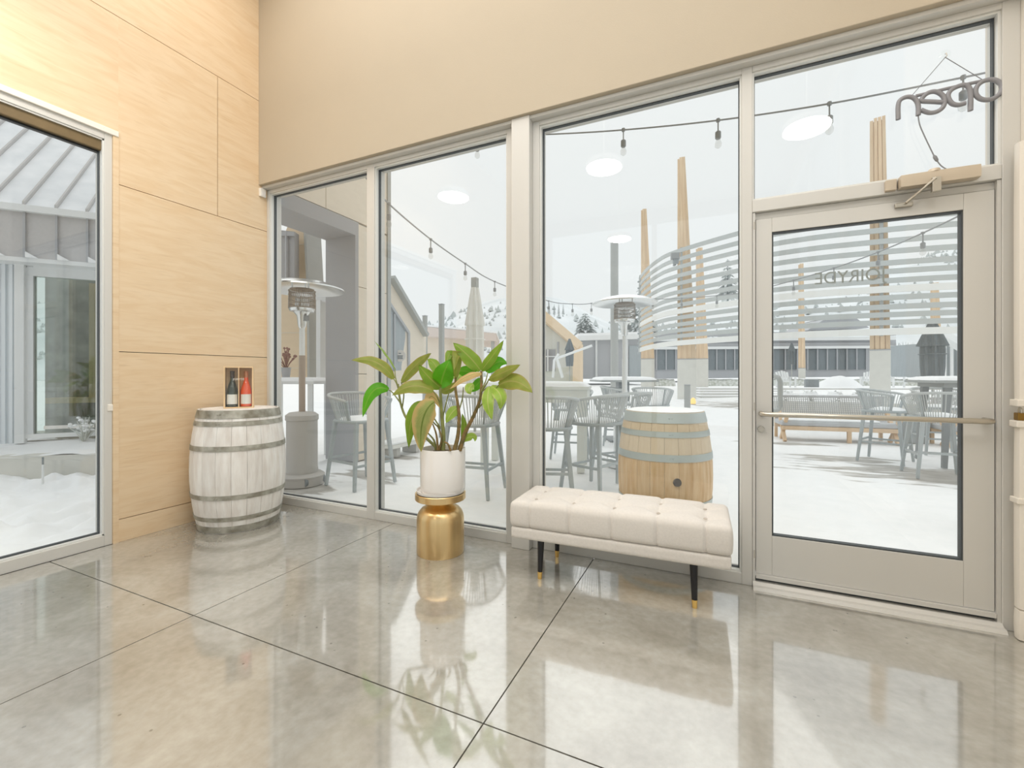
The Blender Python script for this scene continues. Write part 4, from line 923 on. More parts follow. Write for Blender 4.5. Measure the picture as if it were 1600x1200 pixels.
# cladding boards round the opening (opening y .13 .. 1.83, z 0 .. 3.13), panels with open joints
for (y0, y1, z0, z1) in ((1.86, 2.46, 0.0, 1.22), (1.86, 2.46, 1.22, 2.44), (1.86, 2.46, 2.44, 3.32), (0.16, 1.30, 3.34, 4.55), (1.30, 2.46, 3.34, 4.55), (0.16, 1.30, 4.55, 5.6), (1.30, 2.46, 4.55, 5.6)):
    P(MB().bx(WX - 0.04, WX, y0 + .004, y1 - .004, z0 + .004, z1 - .004), 'cladding_panel', 'palewood', wg)
P(MB().bx(WX - 0.30, WX - 0.04, 1.84, 2.50, 0, 5.6).bx(WX - 0.30, WX - 0.04, 0.14, 1.84, 3.33, 5.6), 'wall_core', 'greymetal', wg)
P(MB().bx(WX - 0.55, WX + 0.012, 1.80, 1.86, 0, 3.33), 'portal_jamb', 'paneldark', wg)
P(MB().bx(WX - 0.55, WX + 0.012, 0.16, 1.80, 3.14, 3.33), 'portal_head', 'paneldark', wg)
P(MB().bx(WX - 0.32, WX + 0.02, 2.46, 2.53, 0, 5.6), 'corner_trim', 'post', wg)
lb = T('ledge_bench', 'low snow-covered ledge bench at the foot of the wing wall', 'bench', (WX + 0.02, 2.1, 0))
P(MB().bx(0.0, 0.36, 0.05, 0.9, 0.15, 0.20), 'seat_slab', 'conc', lb); P(MB().bx(0.01, 0.34, 0.06, 0.88, 0.20, 0.235), 'snow_layer', 'snow', lb, bevel=.012)
P(MB().bx(0.03, 0.30, 0.2, 0.28, 0, 0.15).bx(0.03, 0.30, 0.66, 0.74, 0, 0.15), 'support', 'conc_dark', lb)

# pale gable wing beyond the opening (left window) : tall sloped plywood fin with grey edge
gw = T('sloped_ply_building', 'honey plywood building with a tall sloping parapet seen through the grey portal', 'building')
GD = 7.2
def gd(u, v, d=GD): return atD(u, v, d)
P(MB().prism([gd(430, 592), gd(493, 592), gd(492, 455), gd(486, 345), gd(472, 300), gd(430, 400)], NV * 0.0 + FW * 0.3), 'ply_wall', 'orangewood', gw)
for v in (382, 520, 575): P(MB().bar(gd(432, v, GD - .003), gd(492, v, GD - .003), 0.01, 0.012), 'board_joint', 'palewood', gw)
P(MB().bar(gd(494, 592, GD - .02), gd(493, 455, GD - .02), 0.05, 0.3).bar(gd(493, 455, GD - .02), gd(487, 345, GD - .02), 0.05, 0.3).bar(gd(487, 345, GD - .02), gd(473, 300, GD - .02), .05, .3), 'edge_trim', 'post', gw)
P(MB().prism([gd(424, 436, 6.9), gd(460, 436, 6.9), gd(460, 362, 6.9), gd(424, 358, 6.9)], FW * .15), 'grey_panel', 'paneldark', gw)
P(MB().bar(gd(448, 436, 6.88), gd(448, 362, 6.88), .03, .04).bar(gd(424, 366, 6.88), gd(460, 366, 6.88), .04, .06), 'panel_trim', 'greymetal', gw)
P(MB().bar(gd(502, 600, 7.0), gd(502, 470, 7.0), 0.09, 0.12).bar(gd(490, 462, 7.0), gd(520, 470, 7.0), .10, .12), 'white_frame', 'whitemetal', gw)
P(MB().prism([gd(506, 592, 7.6), gd(519, 592, 7.6), gd(519, 470, 7.6), gd(506, 480, 7.6)], FW * .2), 'return_wall', 'palewood', gw)
# second gable wing, right of the corner trim : sloping roof edge, grey curtained window with a round white sign
g2 = T('gable_wing', 'pale plywood wing with a steep sloping roof edge and grey curtained glazing', 'building')
D2 = 7.0
def q2(u, v, k=0.0): return atD(u, v, D2 + (u - 600) * 0.018 + k)
P(MB().prism([q2(600, 612), q2(661, 606), q2(662, 522), q2(612, 438), q2(600, 420)], FW * 0.25), 'ply_gable', 'palewood', g2)
P(MB().bar(q2(664, 524, -.04), q2(610, 433, -.04), 0.16, 0.065), 'roof_edge', 'post', g2)
P(MB().prism([q2(604, 580, -.03), q2(637, 578, -.03), q2(637, 520, -.03), q2(618, 492, -.03), q2(604, 470, -.03)], FW * 0.02), 'curtain_glazing', 'curtain', g2)
P(MB().bar(q2(638, 579, -.05), q2(638, 520, -.05), .045, .05).bar(q2(638, 520, -.05), q2(604, 468, -.05), .045, .05).bar(q2(616, 580, -.05), q2(616, 490, -.05), .03, .04), 'glazing_bar', 'greymetal', g2)
sc_ = q2(625, 556, -.10)
sgn = T('round_door_sign', 'round white sign with small grey lettering on the curtained glazing', 'sign', tuple(sc_), YAW * -1)
P(MB().cyl((0, 0, 0), (0, -0.01, 0), 0.098, None, 32), 'disc', 'white_print', sgn)
for (w_, z_) in ((0.04, .04), (0.10, .0), (0.09, -.022), (0.10, -.044)):
    P(MB().bx(-w_ / 2, w_ / 2, -.0125, -.010, z_ - .007, z_ + .007), 'print_line', 'canvas_dark', sgn)
# steel posts by the gable
for (u, vt, vb, d, r, lb_) in ((664, 494, 600, 9.0, .038, 'short grey steel post nearest the gable wing'), (690, 476, 606, 8.6, .042, 'taller grey steel post left of the white umbrella')):
    b = atD(u, vb, d); t = T('steel_post', lb_, 'post', (b.x, b.y, 0)); zt = atD(u, vt, d).z
    P(MB().bx(-r, r, -r, r, 0, zt), 'shaft', 'post', t, bevel=.008); P(MB().bx(-r - .004, r + .004, -r - .004, r + .004, zt, zt + .012), 'cap_plate', 'greymetal', t)
# flat-roofed pavilion
pv = T('flat_roof_pavilion', 'low pavilion with a dusty pink flat roof fascia behind the white umbrella', 'building')
def pq(u, v, d=19): return atD(u, v, d)
P(MB().prism([pq(655, 524), pq(775, 533), pq(775, 520), pq(655, 509)], FW * 5), 'roof_fascia', 'ochre', pv)
P(MB().prism([pq(655, 510), pq(776, 521), pq(776, 518), pq(655, 506)], FW * 5), 'roof_snow', 'snow', pv)
P(MB().prism([pq(660, 600, 20), pq(745, 600, 20), pq(745, 528, 20), pq(660, 524, 20)], FW * 1), 'rear_wall', 'palewood', pv)
P(MB().bar(pq(770, 600, 19.2), pq(770, 530, 19.2), .12), 'column', 'post', pv)
# closed white umbrella
def closed_umbrella(name, label, b, zt, hub, r0, r1, canvas, zb, cap=True, rz=0):
    t = T(name, label, 'umbrella', b, rz)
    P(MB().cyl((0, 0, 0), (0, 0, zt - .05), .028, None, 12), 'pole', 'post', t, smooth=True)
    P(MB().cyl((0, 0, 0), (0, 0, 0.06), .26, .24, 24), 'base', 'conc_dark', t)
    if cap: P(MB().bx(-hub, hub, -hub, hub, zt - .20, zt), 'cap', 'post', t, bevel=.01)
    nf = 8; H_ = zt - zb; zz = [zb, zb + H_ * .25, zb + H_ * .52, zb + H_ * .57, zb + H_ * .575, zb + H_ * .78, zt - (.2 if cap else .03)]
    rr = [r1 * .9, r1, r1 * .96, r1 * .92, r1 * (1.12 if cap else 1.22), r1 * .74, r0]
    n = nf * 6; vs = []
    for z, r in zip(zz, rr):
        for k in range(n):
            a = 2 * PI * k / n; f = 1 - 0.40 * abs(math.sin(nf / 2 * a + z * .3)); vs.append((r * f * math.cos(a), r * f * math.sin(a), z))
    fs = [(i * n + k, i * n + (k + 1) % n, (i + 1) * n + (k + 1) % n, (i + 1) * n + k) for i in range(len(zz) - 1) for k in range(n)] + [tuple(range(n)), tuple(len(vs) - n + k for k in range(n))]
    P(MB().add(vs, fs), 'folded_canopy', canvas, t, smooth=True, ang=1.0)
    P(MB().tube([(r1 * 1.02 * math.cos(2 * PI * k / 20), r1 * 1.02 * math.sin(2 * PI * k / 20), zb + (zt - zb) * .45) for k in range(20)], .012, 6, closed=True), 'tie_strap', canvas, t)
    return t
ub = atD(742, 600, 9.0)
closed_umbrella('patio_umbrella', 'tall closed off-white umbrella with a square cap behind the potted plant', (ub.x, ub.y, 0.0), atD(742, 434, 9.0).z, .06, .085, .20, 'canvas_white', .9)
ub = atD(1457, 600, 12.6)
closed_umbrella('patio_umbrella', 'closed slate-blue umbrella behind the right-hand bar table', (ub.x, ub.y, hgt(0, ub.y) - .02), 2.44, .06, .07, .30, 'canvas_dark', .62, cap=False)

# ================================================================== patio heaters
def heater(label, x, y, body, pole, dome_r=.43, bodyr=.165, rz=0.0, ht=2.26):
    t = T('patio_heater', label, 'heater', (x, y, 0), rz)
    P(MB().lathe([(0, .07), (.23, .07), (.235, .10), (.20, .125), (bodyr, .13), (bodyr, .165), (bodyr * .97, .18), (bodyr * .97, .70), (bodyr * 1.03, .71), (bodyr * 1.03, .76), (bodyr * .8, .79), (.05, .80), (0, .80)], 40), 'tank_housing', body, t, smooth=True)
    P(MB().cyl((0, 0, .79), (0, 0, 1.42), .034, None, 20), 'lower_pole', pole, t, smooth=True)
    P(MB().cyl((0, 0, 1.42), (0, 0, 1.78), .029, None, 20), 'upper_pole', 'whitemetal', t, smooth=True)
    P(MB().lathe([(.029, 1.72), (.04, 1.74), (.055, 1.86), (.09, 1.90), (.125, 1.905), (.135, 1.93), (.13, 1.95), (0, 1.95)], 32), 'burner_base', 'stainless', t, smooth=True)
    P(MB().cyl((0, 0, 1.95), (0, 0, 2.07), .085, .06, 24), 'emitter_core', 'stainless', t, smooth=True)
    mb = MB()
    for k in range(40):
        a = 2 * PI * k / 40; mb.bar((.138 * math.cos(a), .138 * math.sin(a), 1.94), (.132 * math.cos(a), .132 * math.sin(a), 2.135), .004)
    for z in (1.945, 1.99, 2.04, 2.09, 2.135): mb.tube([(.138 * math.cos(2 * PI * k / 24), .138 * math.sin(2 * PI * k / 24), z) for k in range(24)], .004, 5, closed=True)
    P(mb, 'wire_guard', 'mesh', t, kind='stuff')
    P(MB().lathe([(0, 2.135), (.12, 2.14), (.125, 2.155), (0, 2.16)], 32), 'guard_cap', 'mesh', t)
    P(MB().lathe([(0.0, ht), (.14, ht - .012), (dome_r * .7, ht - .045), (dome_r, ht - .10), (dome_r + .004, ht - .115), (dome_r * .7, ht - .07), (.14, ht - .04), (0, ht - .03)], 56), 'reflector_dome', 'stainless', t, smooth=True, ang=.4)
    for k in range(3):
        a = 2 * PI * k / 3; P(MB().bar((.1 * math.cos(a), .1 * math.sin(a), 2.15), (.1 * math.cos(a), .1 * math.sin(a), ht - .03), .012), 'dome_strut', 'stainless', t)
    P(MB().bx(.045, .085, -.02, .02, 1.80, 1.86), 'control_knob', 'chairdark', t)
    for s_ in (-1, 1): P(MB().cyl((.17, s_ * .10, .05), (.17, s_ * .13, .05), .05, None, 18), 'wheel', 'chairdark', t)
    P(MB().lathe([(.225, .0), (.235, .0), (.235, .075), (.225, .075)], 40, close=True), 'base_ring', body, t, smooth=True)
    return t
hx = atZ(466, 757, 0)
heater('grey patio heater with a bronze pole standing outside the leftmost window', hx.x, hx.y + .05, 'heaterbody', 'heaterbrown', .44)
hx = atZ(976, 728, 0)
heater('slim silver patio heater standing behind the oak barrel', hx.x, hx.y, 'stainless', 'whitemetal', .42, .15)

# ================================================================== rope-back bar stools
STL = []
def make_stool(label, loc, rz):
    t = T('bar_stool', label, 'bar stool', loc, rz, 'rope-back bar stools on the snowy patio')
    # seat frame: rounded square ring with slung seat
    def rr(rx, ry, z, n=28, e=3.2):
        o = []
        for k in range(n):
            a = 2 * PI * k / n; c, s = math.cos(a), math.sin(a)
            o.append((rx * math.copysign(abs(c) ** (2 / e), c), ry * math.copysign(abs(s) ** (2 / e), s), z))
        return o
    P(MB().tube(rr(.245, .235, .705), .018, 8, closed=True), 'seat_ring', 'chairmetal', t, smooth=True)
    P(MB().prism(rr(.235, .225, .690), (0, 0, .022)), 'seat', 'seat', t)
    # snow lying on the seat
    def sn(a, b):
        x, y = (2 * a - 1), (2 * b - 1); r = max(abs(x), abs(y)); h = max(0, 1 - r ** 4)
        return (x * .20, y * .185 - .02, .712 + .045 * h + .006 * mnoise.noise((x * 3, y * 3, 1)))
    P(MB().grid(10, 10, sn), 'snow_layer', 'snow', t, smooth=True)
    for sx_ in (-1, 1):
        for sy_ in (-1, 1):
            P(MB().bar((sx_ * .195, sy_ * .185, .70), (sx_ * .265, sy_ * .25, 0.0), .042, .042, (0, 1, 0), .030, .030), 'leg', 'chairmetal', t, bevel=.004)
    def lp(sx_, sy_, z): k = 1 - z / .70; return (sx_ * (.195 + .07 * k), sy_ * (.185 + .065 * k), z)
    for (a, b, z) in (((-1, -1), (1, -1), .245), ((-1, 1), (1, 1), .30), ((-1, -1), (-1, 1), .275), ((1, -1), (1, 1), .275)):
        P(MB().bar(lp(*a, z), lp(*b, z), .020, .024), 'stretcher', 'chairmetal', t)
    # tub rail, higher at the back (+y), arms ending at mid seat
    def rail(q, k):      # q in -1..1, k 0 bottom .. 1 top
        a = q * math.radians(112); e = 2.6; c, s = math.cos(a), math.sin(a)
        cx_, sy_ = math.copysign(abs(s) ** (2 / e), s), math.copysign(abs(c) ** (2 / e), c)
        rx = .238 + .075 * k; ry = .228 + .085 * k; z = .715 + k * (.285 - .075 * abs(q) ** 2.2)
        return (rx * cx_, ry * sy_, z)
    P(MB().tube([rail(-1 + 2 * i / 30, 1) for i in range(31)], .016, 8), 'top_rail', 'rope', t, smooth=True)
    for q in (-1, 1): P(MB().bar(rail(q, 0), rail(q, 1), .026, .026), 'arm_post', 'chairmetal', t)
    for q in (-.42, .42): P(MB().bar(rail(q, 0), rail(q, 1), .018, .018), 'back_post', 'chairmetal', t)
    mb = MB(); ns = 44
    for i in range(ns):
        q = -1 + 2 * (i + .5) / ns; m = Vector(rail(q, .5)) * 1.0
        mb.tube([rail(q - .006, 0), m, rail(q + .006, 1)], .0052, 5)
    P(mb, 'rope_webbing', 'rope', t, kind='stuff')
    return t
LBL = ['rope-back bar stool close outside the leftmost window, turned to the right', 'rope-back bar stool standing behind the potted plant', 'rope-back bar stool half hidden behind the boxed window post',
       'rope-back bar stool immediately left of the oak barrel', 'rope-back bar stool across the pale table, behind the stool left of the oak barrel', 'rope-back bar stool on the far side of the pale table, behind the window post',
       'rope-back bar stool out beyond the oak barrel, its back to the window', 'rope-back bar stool on the far left side of the distant snow-topped table', 'left-hand rope-back bar stool seen through the door, side on beside the bench sofa',
       'rope-back bar stool in the door glass showing its wide back, before the bar table', 'rope-back bar stool on the far side of the bar table, seen through another stool', 'rope-back bar stool at the right edge of the door glass, only a leg showing']
PL = [(.32, .90, 80), (1.62, 1.12, 186), (2.40, 1.15, 200), (2.74, 1.74, -112), (2.88, 2.45, -130), (1.95, 3.42, 12), (2.94, 4.75, 176), (2.35, 4.95, 100), (6.04, 4.95, 62), (6.28, 4.02, 180), (7.0, 6.05, 4), (5.97, 1.62, 178)]
for i, ((x, y, a), lb_) in enumerate(zip(PL, LBL)):
    if i == 0: S0 = make_stool(lb_, (x, y, 0), math.radians(a))
    else: copy_tree(S0, (x, y, 0), math.radians(a), lb_)

# ---- bar tables
def snow_slab(t, w, d, z, h=.05):
    def sn(a, b):
        x, y = 2 * a - 1, 2 * b - 1; r = max(abs(x), abs(y)); return (x * w / 2, y * d / 2, z + h * (max(0, 1 - r ** 8)) ** .6 + .004 * mnoise.noise((x * 4, y * 4, 2)))
    P(MB().grid(26, 26, sn), 'snow_layer', 'snow', t, smooth=True)
t = T('bar_table', 'pale grey bar table with a deep apron and snow on top, between the stools', 'table', (1.71, 2.62, 0), math.radians(12))
P(MB().bx(-.72, .72, -.36, .36, 1.02, 1.06), 'table_top', 'tablewhite', t, bevel=.004); P(MB().bx(-.70, .70, -.34, .34, .86, 1.02), 'apron', 'tablewhite', t)
for sx_ in (-1, 1):
    for sy_ in (-1, 1): P(MB().bar((sx_ * .62, sy_ * .27, .88), (sx_ * .62, sy_ * .27, 0), .09, .09), 'leg', 'tablewhite', t)
snow_slab(t, 1.42, .70, 1.06, .06)
t = T('bar_table', 'grey pedestal bar table with thick snow on top beyond the oak barrel', 'table', (2.30, 5.55, 0), math.radians(28))
P(MB().bx(-.52, .52, -.45, .45, 1.08, 1.115), 'table_top', 'tabledark', t, bevel=.004); P(MB().bx(-.10, .10, -.10, .10, 0.03, 1.08), 'pedestal', 'chairdark', t, bevel=.006); P(MB().bx(-.3, .3, -.3, .3, 0, .03), 'base_plate', 'chairdark', t)
snow_slab(t, 1.0, .86, 1.115, .06)
t = T('bar_table', 'dark grey bar table with snow on top seen through the right of the door glass', 'table', (7.05, 5.06, 0), math.radians(3))
P(MB().bx(-.62, .62, -.45, .45, 1.10, 1.135), 'table_top', 'tabledark', t, bevel=.004); P(MB().bx(-.5, .5, -.36, .36, 1.04, 1.10), 'apron', 'tabledark', t)
for sx_ in (-1, 1):
    for sy_ in (-1, 1): P(MB().bar((sx_ * .44, sy_ * .30, 1.06), (sx_ * .50, sy_ * .36, 0), .075, .075, (0, 1, 0), .05, .05), 'leg', 'chairdark', t)
snow_slab(t, 1.2, .88, 1.135, .055)
# white dining table with a dried plant beyond the portal
tb = atD(468, 600, 6.35)
t = T('patio_table', 'long white snow-topped table beyond the grey portal', 'table', (tb.x - .1, tb.y, 0), math.radians(30))
P(MB().bx(-.40, .40, -.40, .40, 1.08, 1.12), 'table_top', 'whitemetal', t); snow_slab(t, .77, .77, 1.12, .05)
for sx_ in (-1, 1):
    for sy_ in (-1, 1): P(MB().bar((sx_ * .34, sy_ * .34, 1.08), (sx_ * .34, sy_ * .34, 0), .06), 'leg', 'whitemetal', t)
vz = atD(447, 590, 6.33)
t = T('dried_flower_pot', 'dried reddish flowers in a small grey pot on the white table beyond the portal', 'plant', (vz.x, vz.y, 1.172))
P(MB().lathe([(0, 0), (.05, 0), (.065, .14), (.055, .14), (.05, .1), (0, .1)], 20), 'pot', 'greymetal', t, smooth=True)
mb = MB(); rg = random.Random(4)
for k in range(22):
    a = rg.uniform(0, 2 * PI); r = rg.uniform(.03, .2); h = rg.uniform(.25, .42)
    mb.tube([(0, 0, .1), (r * .4 * math.cos(a), r * .4 * math.sin(a), h * .7), (r * math.cos(a), r * math.sin(a), h)], .005, 4); mb.lathe([(0, -.01), (.018, .0), (.012, .02), (0, .024)], 6, (r * math.cos(a), r * math.sin(a), h))
P(mb, 'dried_stems', 'dryflower', t, kind='stuff')

# ---- oak barrel outdoors
bz = barrel('wine_barrel', 'natural oak wine barrel with pale galvanised hoops standing on the snow outside', (3.535, .70, 0), 0.935, 0.282, 0.342, 22, 'oak', 'oakend', 'galv', [(0.02, 0.075), (0.10, 0.14), (0.27, 0.31), (0.598, 0.648), (0.765, 0.805), (0.862, 0.932)], rz=0.25, bung=(math.radians(-84), .462))
def sn(a, b):
    r = .278 * a; q = 2 * PI * b; return (r * math.cos(q), r * math.sin(q), .937 + .014 * (1 - a ** 6))
P(MB().grid(8, 28, sn), 'snow_layer', 'snow', bz, smooth=True)

# ---- steel bollard post and tall grey column beyond the barrel
b = atD(1074, 600, 9.0); t = T('bollard', 'square grey steel bollard behind the oak barrel', 'bollard', (b.x, b.y, hgt(b.x, b.y) - .02))
P(MB().bx(-.057, .057, -.057, .057, 0, 1.02 - hgt(b.x, b.y)), 'shaft', 'post', t, bevel=.006); P(MB().bx(-.06, .06, -.06, .06, 1.02 - hgt(b.x, b.y), 1.035 - hgt(b.x, b.y)), 'cap', 'greymetal', t)
b = atD(960, 590, 12.0); t = T('steel_column', 'tall round grey steel column rising behind the silver heater', 'column', (b.x, b.y, hgt(b.x, b.y) - .03))
P(MB().cyl((0, 0, 0), (0, 0, atD(960, 383, 12.0).z), .105, None, 28), 'shaft', 'post', t, smooth=True); P(MB().cyl((0, 0, 0), (0, 0, .02), .2, None, 28), 'base_plate', 'greymetal', t)

# ---- bench sofas
def sofa(label, p0, p1, ends):
    p0, p1 = Vector(p0), Vector(p1); dv = (p1 - p0); L = dv.length; a = math.atan2(dv.y, dv.x)
    t = T('bench_sofa', label, 'sofa', tuple(p0), a, 'rattan bench sofas behind the stools')
    P(MB().bx(.02, L - .02, 0, .05, .20, .27), 'front_rail', 'teak', t, bevel=.006); P(MB().bx(.02, L - .02, .55, .60, .20, .27), 'rear_rail', 'teak', t)
    P(MB().bx(.02, L - .02, .02, .60, .27, .36), 'seat_cushion', 'cushion', t, bevel=.02)
    P(MB().bx(.06, L - .3, .05, .34, .36, .395), 'snow_layer', 'snow', t, bevel=.015)
    # rattan back, woven from real strands
    mb = MB(); n = int(L / .036)
    for i in range(n + 1): x = .03 + (L - .06) * i / n; mb.bar((x, .52, .34), (x, .66, .78), .015, .008)
    for j in range(12): k = j / 11; mb.bar((.02, .515 + .14 * k, .35 + .42 * k), (L - .02, .515 + .14 * k, .35 + .42 * k), .015, .008)
    P(mb, 'rattan_back', 'rattan', t, kind='stuff')
    P(MB().bar((0, .665, .79), (L, .665, .79), .035, .03), 'back_top_rail', 'rattan', t); P(MB().bx(.1, L - .1, .64, .70, .806, .83), 'back_snow', 'snow', t, bevel=.008)
    for x in ends:
        P(MB().bar((x, -.05, 0.0), (x, .36, .52), .055, .06), 'crossed_leg', 'teak', t, bevel=.004); P(MB().bar((x + .03, .34, 0.0), (x + .03, -.05, .46), .055, .06), 'crossed_leg', 'teak', t, bevel=.004)
        P(MB().bar((x, .60, 0.0), (x, .60, .40), .05), 'rear_leg', 'teak', t)
    P(MB().bx(L * .58 - .03, L * .58 + .03, 0, .05, 0, .20), 'centre_leg', 'teak', t)
    return t
sofa('long rattan-backed bench sofa with pale wood crossed legs left in the door glass', (4.98, 6.62, 0), (6.80, 6.83, 0), (.05, 1.75))
sofa('second rattan bench sofa further right, partly hidden behind the bar stools', (7.35, 6.75, 0), (9.3, 6.9, 0), (.05, 1.85))
t = T('round_side_table', 'small dark grey drum table between the two bench sofas', 'table', (7.08, 7.35, 0)); P(MB().lathe([(0, 0), (.2, 0), (.22, .03), (.22, .40), (0, .42)], 28), 'drum', 'chairmetal', t, smooth=True)
P(MB().lathe([(.21, .42), (.15, .455), (0, .46)], 28), 'snow_layer', 'snow', t, smooth=True)
# ---- handrail loop
hb_ = atZ(1219, 640, .86); b = atD(1219, 640, 7.0)
t = T('handrail', 'pale steel loop handrail at the left of the door glass', 'handrail', (b.x, b.y, 0))
ax = RT
pts = [ax * -.62 + UP * 1.185, ax * -.10 + UP * 1.185, ax * -.03 + UP * 1.165, ax * 0 + UP * 1.10, ax * 0 + UP * .72, ax * -.03 + UP * .66, ax * -.10 + UP * .64, ax * -.62 + UP * .64]
P(MB().tube([Vector(p) for p in pts], .038, 12), 'rail_loop', 'post', t, smooth=True)
P(MB().cyl(ax * -.5 + UP * .64, ax * -.5, .03, None, 12).cyl(ax * -.15 + UP * .64, ax * -.15, .03, None, 12), 'rail_leg', 'post', t, smooth=True)
# ---- planter with frosted shrubs behind the sofa
t = T('planter_bed', 'long low concrete planter behind the bench sofas', 'planter', (4.6, 8.6, 0))
P(MB().bx(0, 9, 0, .12, 0, .62), 'planter_wall', 'conc', t); P(MB().bx(0, 9, .12, 1.0, 0, .56), 'snow_bed', 'snow', t)
rg = random.Random(12)
ORD = ['first', 'second', 'third', 'fourth', 'fifth', 'sixth', 'seventh', 'eighth', 'ninth', 'tenth', 'eleventh', 'twelfth', 'thirteenth']
for i in range(13):
    x = 4.9 + i * .45 + rg.uniform(-.02, .02); t = T('planter_shrub', ORD[i] + ' frosted shrub clump from the left in the planter behind the sofas', 'shrub', (x, 8.95, .56), rg.uniform(0, 6), 'frosted shrubs in the planter')
    mb = MB()
    for k in range(60):
        a = rg.uniform(0, 2 * PI); r = rg.uniform(.03, .15); h = rg.uniform(.05, .30)
        c = Vector((r * math.cos(a), r * math.sin(a), h)); d = Vector((math.cos(a), math.sin(a), rg.uniform(-.3, .6))) * .05; s_ = Vector((-math.sin(a), math.cos(a), 0)) * .022
        mb.add([c - d, c + s_, c + d, c - s_], [(0, 1, 2, 3)])
    P(mb, 'leaves', 'shrub', t, kind='stuff')
    P(MB().lathe([(.16, .20), (.12, .27), (0, .30)], 9, (0, 0, 0)), 'snow_cap', 'snow', t, smooth=True)

# ================================================================== the curved slat screen and its tapering timber columns
KP = [(998, 19.8), (1003, 18.9), (1012, 17.8), (1026, 16.7), (1045, 15.75), (1090, 14.6), (1157, 13.35), (1209, 12.6), (1275, 12.0), (1340, 11.6), (1420, 11.2), (1500, 10.9), (1600, 10.7), (1700, 10.6)]
PATH = smooth_path([Vector((atD(u, HOR, d).x, atD(u, HOR, d).y)) for u, d in KP], 4)
sl = T('slat_screen', 'tall curved screen of horizontal grey steel slats carried on timber columns', 'screen')
ZS = [1.2 + (586.4 - v) / FOC * 12.6 for v in (350, 366, 381, 397, 412, 428, 440, 453, 465, 477, 490, 501, 512, 525)]
for i, z in enumerate(ZS):
    wh = i in (8, 13); hh = .085 if wh else .066
    P(MB().strip([(p.x, p.y) for p in PATH], z - hh, z + hh, .05), 'slat', 'slatwhite' if wh else 'slat', sl, **({'label': 'white slat'} if wh else {}))
for j in (2, 18, 38):
    p = PATH[j]; P(MB().bx(p.x - .035, p.x + .035, p.y + .055, p.y + .12, ZS[-1] - .1, ZS[0] + .1), 'bracket_post', 'post', sl)
for j in (0, 1):
    p = PATH[j]
    for z in ZS: P(MB().lathe([(0, -.05), (.05, -.03), (.05, .03), (0, .05)], 8, (p.x + .1 * j, p.y - .03, z - .13)), 'end_bolt', 'chairmetal', sl) if j == 0 else None
def column(label, u, d, zt, w0, w1, zc, off=None, g_=.0015):
    b = atD(u, HOR, d); gz = hgt(b.x, b.y) - .03
    n = Vector((b.x - CAM.x, b.y - CAM.y, 0)).normalized(); b = b + n * (w0 * .72 + .16)
    t = T('timber_column', label, 'column', (b.x, b.y, gz), -math.atan2(n.x, n.y))
    P(MB().bx(-w0 / 2, w0 / 2, -w0 / 2, w0 / 2, 0, zc - gz), 'concrete_base', 'conc', t, bevel=.01)
    nl = 4; h0, h1 = zc - gz, zt - gz
    for k in range(nl):       # laminated boards, straight on the left side and tapering on the right
        x0 = -w0 / 2 + w0 * k / nl; x1 = x0 + w0 / nl; X0 = -w0 / 2 + w1 * k / nl; X1 = X0 + w1 / nl
        y0, y1 = -w0 / 2 + .02, w0 / 2 - .02; Y0_, Y1_ = -w1 / 2, w1 / 2; hh = h1 - (.0 if k else .05)
        P(MB().add([(x0 + g_, y0, h0), (x1 - g_, y0, h0), (x1 - g_, y1, h0), (x0 + g_, y1, h0), (X0 + g_, Y0_, hh), (X1 - g_, Y0_, hh), (X1 - g_, Y1_, hh), (X0 + g_, Y1_, hh)],
                   [(3, 2, 1, 0), (4, 5, 6, 7), (0, 1, 5, 4), (1, 2, 6, 5), (2, 3, 7, 6), (3, 0, 4, 7)]), 'timber_board', 'timber', t)
    k0, k1 = .03, .02
    P(MB().add([(-w0 / 2 + k0, -w0 / 2 + .05, h0), (w0 / 2 - k0, -w0 / 2 + .05, h0), (w0 / 2 - k0, w0 / 2 - .05, h0), (-w0 / 2 + k0, w0 / 2 - .05, h0), (-w0 / 2 + k1, -w1 / 2 + .03, h1 - .08), (-w0 / 2 + w1 - k1, -w1 / 2 + .03, h1 - .08), (-w0 / 2 + w1 - k1, w1 / 2 - .03, h1 - .08), (-w0 / 2 + k1, w1 / 2 - .03, h1 - .08)],
               [(3, 2, 1, 0), (4, 5, 6, 7), (0, 1, 5, 4), (1, 2, 6, 5), (2, 3, 7, 6), (3, 0, 4, 7)]), 'timber_core', 'orangewood', t)
    P(MB().bx(-w0 / 2 - .01, w0 / 2 + .01, -w0 / 2 - .01, w0 / 2 + .01, h0 - .03, h0), 'steel_shoe', 'greymetal', t)
    return t
column('tapering timber column at the left end of the slat screen', 1012, 20.3, atD(1004, 320, 20.3).z, .60, .25, 1.2 + (586.4 - 560) / FOC * 20.3)
column('tallest tapering timber column in the middle window, in front of a paler one', 1073, 15.1, atD(1065, 234, 15.1).z, .61, .25, 1.2 + (586.4 - 560) / FOC * 15.1)
column('paler timber column just right of and behind the tallest one', 1097, 21.5, atD(1092, 383, 21.5).z, .56, .30, 1.2 + (586.4 - 560) / FOC * 21.5)
column('broad timber column rising through the middle of the door glass into the transom', 1375, 11.45, atD(1377, 174, 11.45).z, .43, .33, 1.2 + (586.4 - 545) / FOC * 11.45, g_=.006)
column('slender pale column behind the slats at the left of the door glass', 1253, 26, atD(1251, 410, 26).z, .36, .26, 1.2 + (586.4 - 575) / FOC * 26)
column('pale timber column behind the slats above the slate umbrella', 1463, 30, atD(1462, 440, 30).z, .60, .42, 2.2)
